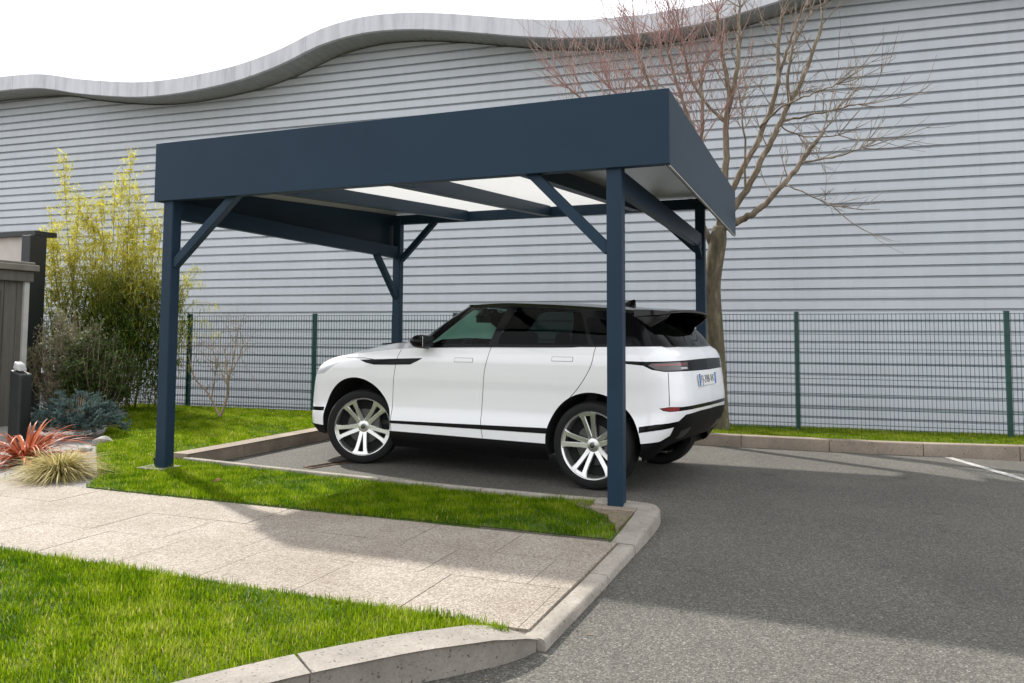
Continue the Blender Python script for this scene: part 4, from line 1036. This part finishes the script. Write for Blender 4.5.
# low blue spruce: fans of short needled shoots
random.seed(9)
t = thing('dwarf_spruce', 'low spreading blue grey spruce behind the red leaved plant', 'conifer', (-2.75, 1.55, .06)); nb = MB(); sb = MB()
for k in range(230):
    a = random.uniform(0, 6.28); r = random.uniform(.25, 1); tip = Vector((math.cos(a) * .66 * r, math.sin(a) * .5 * r, .06 + .50 * (1 - r * r * .8) * random.uniform(.3, 1.1)))
    st = tip * .25; st.z = .08; pts = crom([st, st.lerp(tip, .6) + Vector((0, 0, .03)), tip], 4); sb.tube(pts, list(np.linspace(.008, .003, len(pts))), 4)
    shoots = [(pts[-3], tip)] + [(pts[random.randint(3, len(pts) - 2)], None) for _ in range(4)]
    for s0, e in shoots:
        if e is None: e = s0 + (Vector((math.cos(a), math.sin(a), .25)) + rdir() * .7).normalized() * random.uniform(.07, .15)
        d = (e - s0); tn = random.gauss(.34, .2)
        for q in range(44):
            p = s0.lerp(e, random.random()); leaf(nb, p, (d.normalized() * .8 + rdir() * .8), random.uniform(.02, .034), .008, float(np.clip(random.gauss(tn, .15), 0, 1)), 0, 2)
sb.build('branches', MAT['twig_tan'], t); nb.build('foliage', MAT['spruce'], t)

# strap leaved plants
def strap_plant(name, label, cat, loc, n, L, w, m, spread, seed, tint, arch=1.0):
    random.seed(seed); t = thing(name, label, cat, loc); b = MB()
    for k in range(n):
        a = random.uniform(0, 6.28); l = random.uniform(*L); el = random.uniform(*spread); d = Vector((math.cos(a) * math.cos(el), math.sin(a) * math.cos(el), math.sin(el)))
        st = Vector((math.cos(a), math.sin(a), 0)) * random.uniform(0, .07); sd = Vector((-math.sin(a), math.cos(a), 0)); N = 7; V = []; F = []; ww = w * random.uniform(.7, 1.2); tw = random.uniform(-.5, .5); g = arch * random.uniform(.5, 1.1)
        for i in range(N + 1):
            tt = i / N; c = st + d * l * tt + Vector((math.cos(a), math.sin(a), 0)) * (l * .25 * tt * tt * g) + Vector((0, 0, -l * .62 * g * tt ** 2.4)); c.z = max(c.z, .01 + .01 * random.random())
            wd = ww * (.75 + .5 * tt if tt < .5 else 1.0) * (1 if tt < .6 else max(.06, (1 - tt) / .4)) / 2; s2 = sd + Vector((0, 0, tw * tt)); V += [c - s2 * wd, c + Vector((0, 0, -.15 * wd)), c + s2 * wd]
        for i in range(N): F += [(3 * i, 3 * i + 1, 3 * i + 4, 3 * i + 3), (3 * i + 1, 3 * i + 2, 3 * i + 5, 3 * i + 4)]
        b.add(V, F, float(np.clip(random.gauss(*tint), 0, 1)))
    b.build('leaves', m, t, smooth=True); return t
strap_plant('red_flax', 'red bronze sword leaved plant arching over the gravel by the footpath', 'plant', (-1.46, -.10, .06), 190, (.36, .80), .026, MAT['red_leaf'], (.2, 1.25), 5, (.40, .3), .95)
strap_plant('grass_tuft', 'pale straw yellow grass tuft at the edge of the footpath', 'grass tuft', (-.44, -.54, .06), 1500, (.24, .50), .0065, MAT['pale_leaf'], (.35, 1.4), 6, (.5, .28), 1.1)

# bare multi-stem shrub on the lawn
random.seed(21)
t = thing('bare_shrub', 'small leafless shrub with forked tan stems on the lawn before the fence', 'shrub', (-2.587, 3.905, .07))
b = MB(); tw = MB()
def sprout(b, p, d, L, r, lev, wob=.18, up=.15, kids=3, ang=.6, rmin=.0015):
    pts = [Vector(p)]; d = Vector(d).normalized(); n = max(3, int(L / .09))
    for i in range(n):
        d = (d + rdir() * wob * .5 + Vector((0, 0, up * .12))).normalized(); pts.append(pts[-1] + d * (L / n))
    b.tube(pts, list(np.linspace(r, max(rmin, r * .35), len(pts))), 5 if r > .006 else 3)
    if lev > 0:
        for k in range(kids):
            i = random.randint(max(1, n // 4), n); dd = (d + rdir() * ang * 1.3).normalized(); sprout(b, pts[i], dd, L * random.uniform(.4, .75), max(rmin, r * .55), lev - 1, wob, up, kids, ang, rmin)
for pts, r in (([(0, 0, 0), (.10, .02, .30), (.14, 0, .55), (.12, -.02, .75), (.05, 0, 1.05)], .022), ([(0, 0, 0), (-.16, .03, .22), (-.30, 0, .42), (-.52, 0, .60), (-.66, .02, .95)], .019), ([(.13, 0, .52), (.16, .05, .8), (.18, .1, 1.15), (.2, .1, 1.35)], .012), ([(-.2, .03, .28), (-.12, 0, .6), (-.05, 0, .95)], .011), ([(.12, 0, .5), (-.1, .05, .8), (-.3, .1, 1.1)], .011), ([(.13, 0, .6), (.32, .0, .9), (.42, 0, 1.2)], .009)):
    q = crom(pts, 6); b.tube(q, list(np.linspace(r, r * .45, len(q))), 6)
    for k in range(9): sprout(tw, q[random.randint(len(q) // 2, len(q) - 1)], rdir(.9), random.uniform(.2, .5), .0045, 1, kids=3)
b.build('trunk', MAT['twig_tan'], t, smooth=True); tw.build('crown', MAT['twig_tan'], t)

MAT['twig_dark'] = bark_mat('brown_twig_bark', (.13, .10, .075), (.24, .19, .145), (.44, .38, .30), 5)
# leafless tree behind the carport
random.seed(33)
t = thing('bare_tree', 'leafless tree with reddish twigs rising behind the carport', 'tree', (4.63, 5.35, .07)); O = Vector((4.63, 5.35, .07))
def loc(p): return Vector(p) - O
tr = MB(); q = crom([loc(p) for p in ((4.63, 5.35, -.05), (4.62, 5.35, .25), (4.60, 5.35, .9), (4.57, 5.35, 1.5), (4.55, 5.35, 2.06), (4.63, 5.34, 2.62), (4.66, 5.34, 2.85))], 6)
tr.tube(q, list(np.interp(np.linspace(0, 1, len(q)), [0, .06, .2, .6, .85, 1], [.19, .15, .128, .118, .12, .085])), 14); tr.build('trunk', MAT['bark'], t, smooth=True)
LIMBS = [([(4.62, 5.34, 2.65), (4.74, 5.36, 3.52), (4.76, 5.4, 4.3), (4.80, 5.42, 4.75), (4.72, 5.45, 5.25), (4.66, 5.45, 5.9)], .062),
         ([(4.78, 5.42, 4.45), (4.90, 5.5, 5.0), (4.93, 5.55, 5.6), (4.95, 5.6, 6.0)], .045),
         ([(4.66, 5.34, 2.80), (5.0, 5.2, 2.93), (5.22, 5.15, 3.05), (5.57, 5.1, 3.40), (5.81, 5.1, 3.72), (6.02, 5.1, 4.02)], .06),
         ([(4.66, 5.34, 2.82), (5.02, 5.4, 3.35), (5.3, 5.4, 3.9), (5.58, 5.4, 4.45), (5.83, 5.4, 4.95), (6.02, 5.4, 5.5)], .058),
         ([(4.66, 5.34, 2.9), (4.88, 5.5, 3.5), (5.18, 5.6, 4.1), (5.42, 5.6, 4.75), (5.45, 5.65, 5.35), (5.52, 5.7, 5.9)], .056),
         ([(4.60, 5.34, 2.5), (4.42, 5.3, 2.95), (4.36, 5.3, 3.6), (4.45, 5.3, 4.3), (4.44, 5.3, 5.0)], .05),
         ([(4.40, 5.3, 3.2), (4.05, 5.3, 4.3), (3.75, 5.25, 4.85), (3.55, 5.2, 5.5)], .04),
         ([(4.42, 5.3, 3.9), (4.1, 5.4, 4.9), (3.9, 5.5, 5.6)], .034),
         ([(4.38, 5.3, 3.1), (3.6, 5.15, 4.2), (3.05, 5.1, 4.55), (2.6, 5.0, 4.9)], .032),
         ([(4.2, 5.3, 3.75), (3.5, 5.4, 4.5), (3.1, 5.5, 5.0)], .028),
         ([(5.42, 5.6, 4.75), (5.55, 5.7, 5.3), (5.8, 5.7, 5.9)], .032), ([(5.58, 5.4, 4.45), (5.62, 5.3, 5.1), (5.9, 5.3, 5.7)], .03),
         ([(5.2, 5.45, 4.2), (5.55, 5.2, 4.42), (5.9, 5.1, 4.5), (6.2, 5.05, 4.58)], .020), ([(5.5, 5.4, 4.25), (6.0, 5.5, 4.35), (6.45, 5.5, 4.42)], .02),
         ([(5.7, 5.1, 3.6), (6.1, 5.0, 3.62), (6.45, 4.95, 3.7)], .018), ([(5.45, 5.4, 4.2), (5.75, 5.3, 4.0), (6.2, 5.2, 3.95)], .014), ([(5.5, 5.1, 3.35), (5.75, 5.0, 3.2), (6.1, 5.0, 3.0)], .012),
         ([(4.76, 5.4, 4.3), (4.3, 5.5, 4.9), (4.15, 5.5, 5.6)], .03), ([(5.0, 5.4, 3.3), (5.02, 5.2, 4.0), (4.95, 5.2, 4.7)], .022)]
tips = []
for i, (pts, r) in enumerate(LIMBS):
    q = crom([loc(p) for p in pts], 6); q = [p + rdir() * .012 for p in q]; q[0] = loc(pts[0])
    b = MB(); b.tube(q, list(np.linspace(r * .86, max(.006, r * .36), len(q))), 9 if r > .03 else 6); b.build('limb', MAT['limb'], t, smooth=True); tips.append((q, r))
cr = MB(); cr2 = MB()
for i, (q, r) in enumerate(tips):
    L = len(q); left = q[-1].x < .1
    for k in range(15 if left else 8):
        j = random.randint(L // 3, L - 1); d = (q[min(j + 1, L - 1)] - q[max(j - 1, 0)]).normalized()
        dd = (d * .5 + rdir() * .9 + Vector((0, 0, .55))).normalized()
        sprout(cr if left else cr2, q[j], dd, random.uniform(.45, 1.1) * (1 if left else .46), min(.009, r * .4), 2 if (left or q[j].z > 3.9) else 1, .22, .45, 3, .55, .0022)
    for k in range(7 if left else 3): sprout(cr if left else cr2, q[-1], (q[-1] - q[-3]).normalized() + rdir() * .6, random.uniform(.4, .9), .008, 1, .2, .4, 3, .5, .0022)
cr.build('crown', MAT['twig_red'], t); cr2.build('crown', MAT['twig_dark'], t)

# ------------------------------------------------------------------ left edge: shed, porch wall, bollard lamp, stones
t = thing('garden_shed', 'grey brown boarded shed with pale corner trim at the left edge', 'shed', (-4.6, 2.2, .05)); SO = (-4.6, 2.2, .05)
b = MB(); b.box((-5.6, .75, 1.06), (2.0, 2.9, 2.02))
for k in range(15): b.box((-4.592, 2.05 - k * .185, 1.06), (.016, .012, 2.0))
b.build('wall', MAT['shed_wood'], t, origin=SO)
b = MB(); b.box((-4.588, 2.175, 1.06), (.05, .075, 2.04)); b.build('corner_trim', MAT['trim_pale'], t, origin=SO)
b = MB(); b.box((-5.58, .75, 2.145), (2.10, 3.0, .15)); b.build('cornice', MAT['shed_wood'], t, origin=SO, bevel=.01)
b = MB(); b.box((-5.58, .75, 2.265), (2.2, 3.1, .09)); b.box((-5.58, .75, 2.33), (2.12, 3.02, .04)); b.build('roof', simple('shed_roof_felt', (.16, .145, .12), .8, var=.2), t, origin=SO, bevel=.012)
b = MB(); b.box((-4.586, 1.35, 1.0), (.03, .9, 1.86)); b.build('door', simple('shed_door', (.05, .045, .038), .6, var=.2), t, origin=SO)
t = thing('porch', 'beige rendered porch wall with a dark corner column behind the shed', 'wall', (-5.7, 3.5, .05)); SO = (-5.7, 3.5, .05)
b = MB(); b.box((-8.33, 3.62, 1.5), (4.1, .25, 2.9)); b.build('wall', MAT['render'], t, origin=SO)
b = MB(); b.box((-8.31, 3.60, 2.985), (4.5, .40, .075)); b.build('coping', MAT['charcoal'], t, origin=SO)
b = MB(); b.box((-6.16, 3.47, 1.5), (.20, .30, 2.88)); b.build('column', MAT['charcoal'], t, origin=SO, bevel=.008)
t = thing('bollard_lamp', 'dark slanted garden bollard lamp with a white cap before the shed', 'lamp', (-3.05, 1.0, .05))
b = MB(); V = []
for z in (0, .86): V += [(-.08, -.08, z), (.11, -.08, z), (.11, .08, z), (-.08, .08, z)]
V[5] = (.11, -.08, .80); V[6] = (.11, .08, .80); b.add(V, [(3, 2, 1, 0), (4, 5, 6, 7), (0, 1, 5, 4), (1, 2, 6, 5), (2, 3, 7, 6), (3, 0, 4, 7)]); b.build('post', MAT['charcoal'], t, bevel=.02)
b = MB(); b.add([(-.07, -.06, .865), (.05, -.06, .835), (.05, .06, .835), (-.07, .06, .865), (-.06, -.05, .96), (.02, -.05, .92), (.02, .05, .92), (-.06, .05, .96)], [(3, 2, 1, 0), (4, 5, 6, 7), (0, 1, 5, 4), (1, 2, 6, 5), (2, 3, 7, 6), (3, 0, 4, 7)]); b.build('lamp_cap', MAT['lampcap'], t, bevel=.02)
def rock(name, label, p, s, seed):
    random.seed(seed); bm = bmesh.new(); bmesh.ops.create_icosphere(bm, subdivisions=3, radius=1)
    for v in bm.verts:
        n = v.co.copy(); k = 1 + .22 * math.sin(3 * n.x + seed) * math.cos(2.5 * n.y) + .12 * math.sin(6 * n.z + 4 * n.x); v.co = Vector((n.x * s[0] * k, n.y * s[1] * k, max(-.3, n.z) * s[2] * k))
    me = bpy.data.meshes.new(name); bm.to_mesh(me); bm.free(); me.shade_smooth(); me.materials.append(MAT['stone']); o = bpy.data.objects.new(name, me); COL.objects.link(o); o.location = p; o.rotation_euler.z = seed; tag(o, label, 'stone')
rock('garden_stone', 'flat pale stone beside the lawn edge under the blue spruce', (-1.90, 1.20, .07), (.16, .11, .07), 2)
rock('garden_stone', 'small brown stone between the straw grass tuft and the spruce', (-1.62, .72, .06), (.09, .07, .05), 5)
b = MB(); b.add([(-.05, -.02, .0), (0, -.045, .03), (.06, -.01, .035), (.01, .04, .015), (-.03, .035, .03)], [(0, 1, 2), (0, 2, 3), (0, 3, 4)], .6)
o = b.build('fallen_leaf', MAT['deadleaf'], origin=(0, 0, 0)); o.location = (1.24, -.42, .115); tag(o, 'dry pinkish brown leaf lying on the lawn strip', 'leaf')
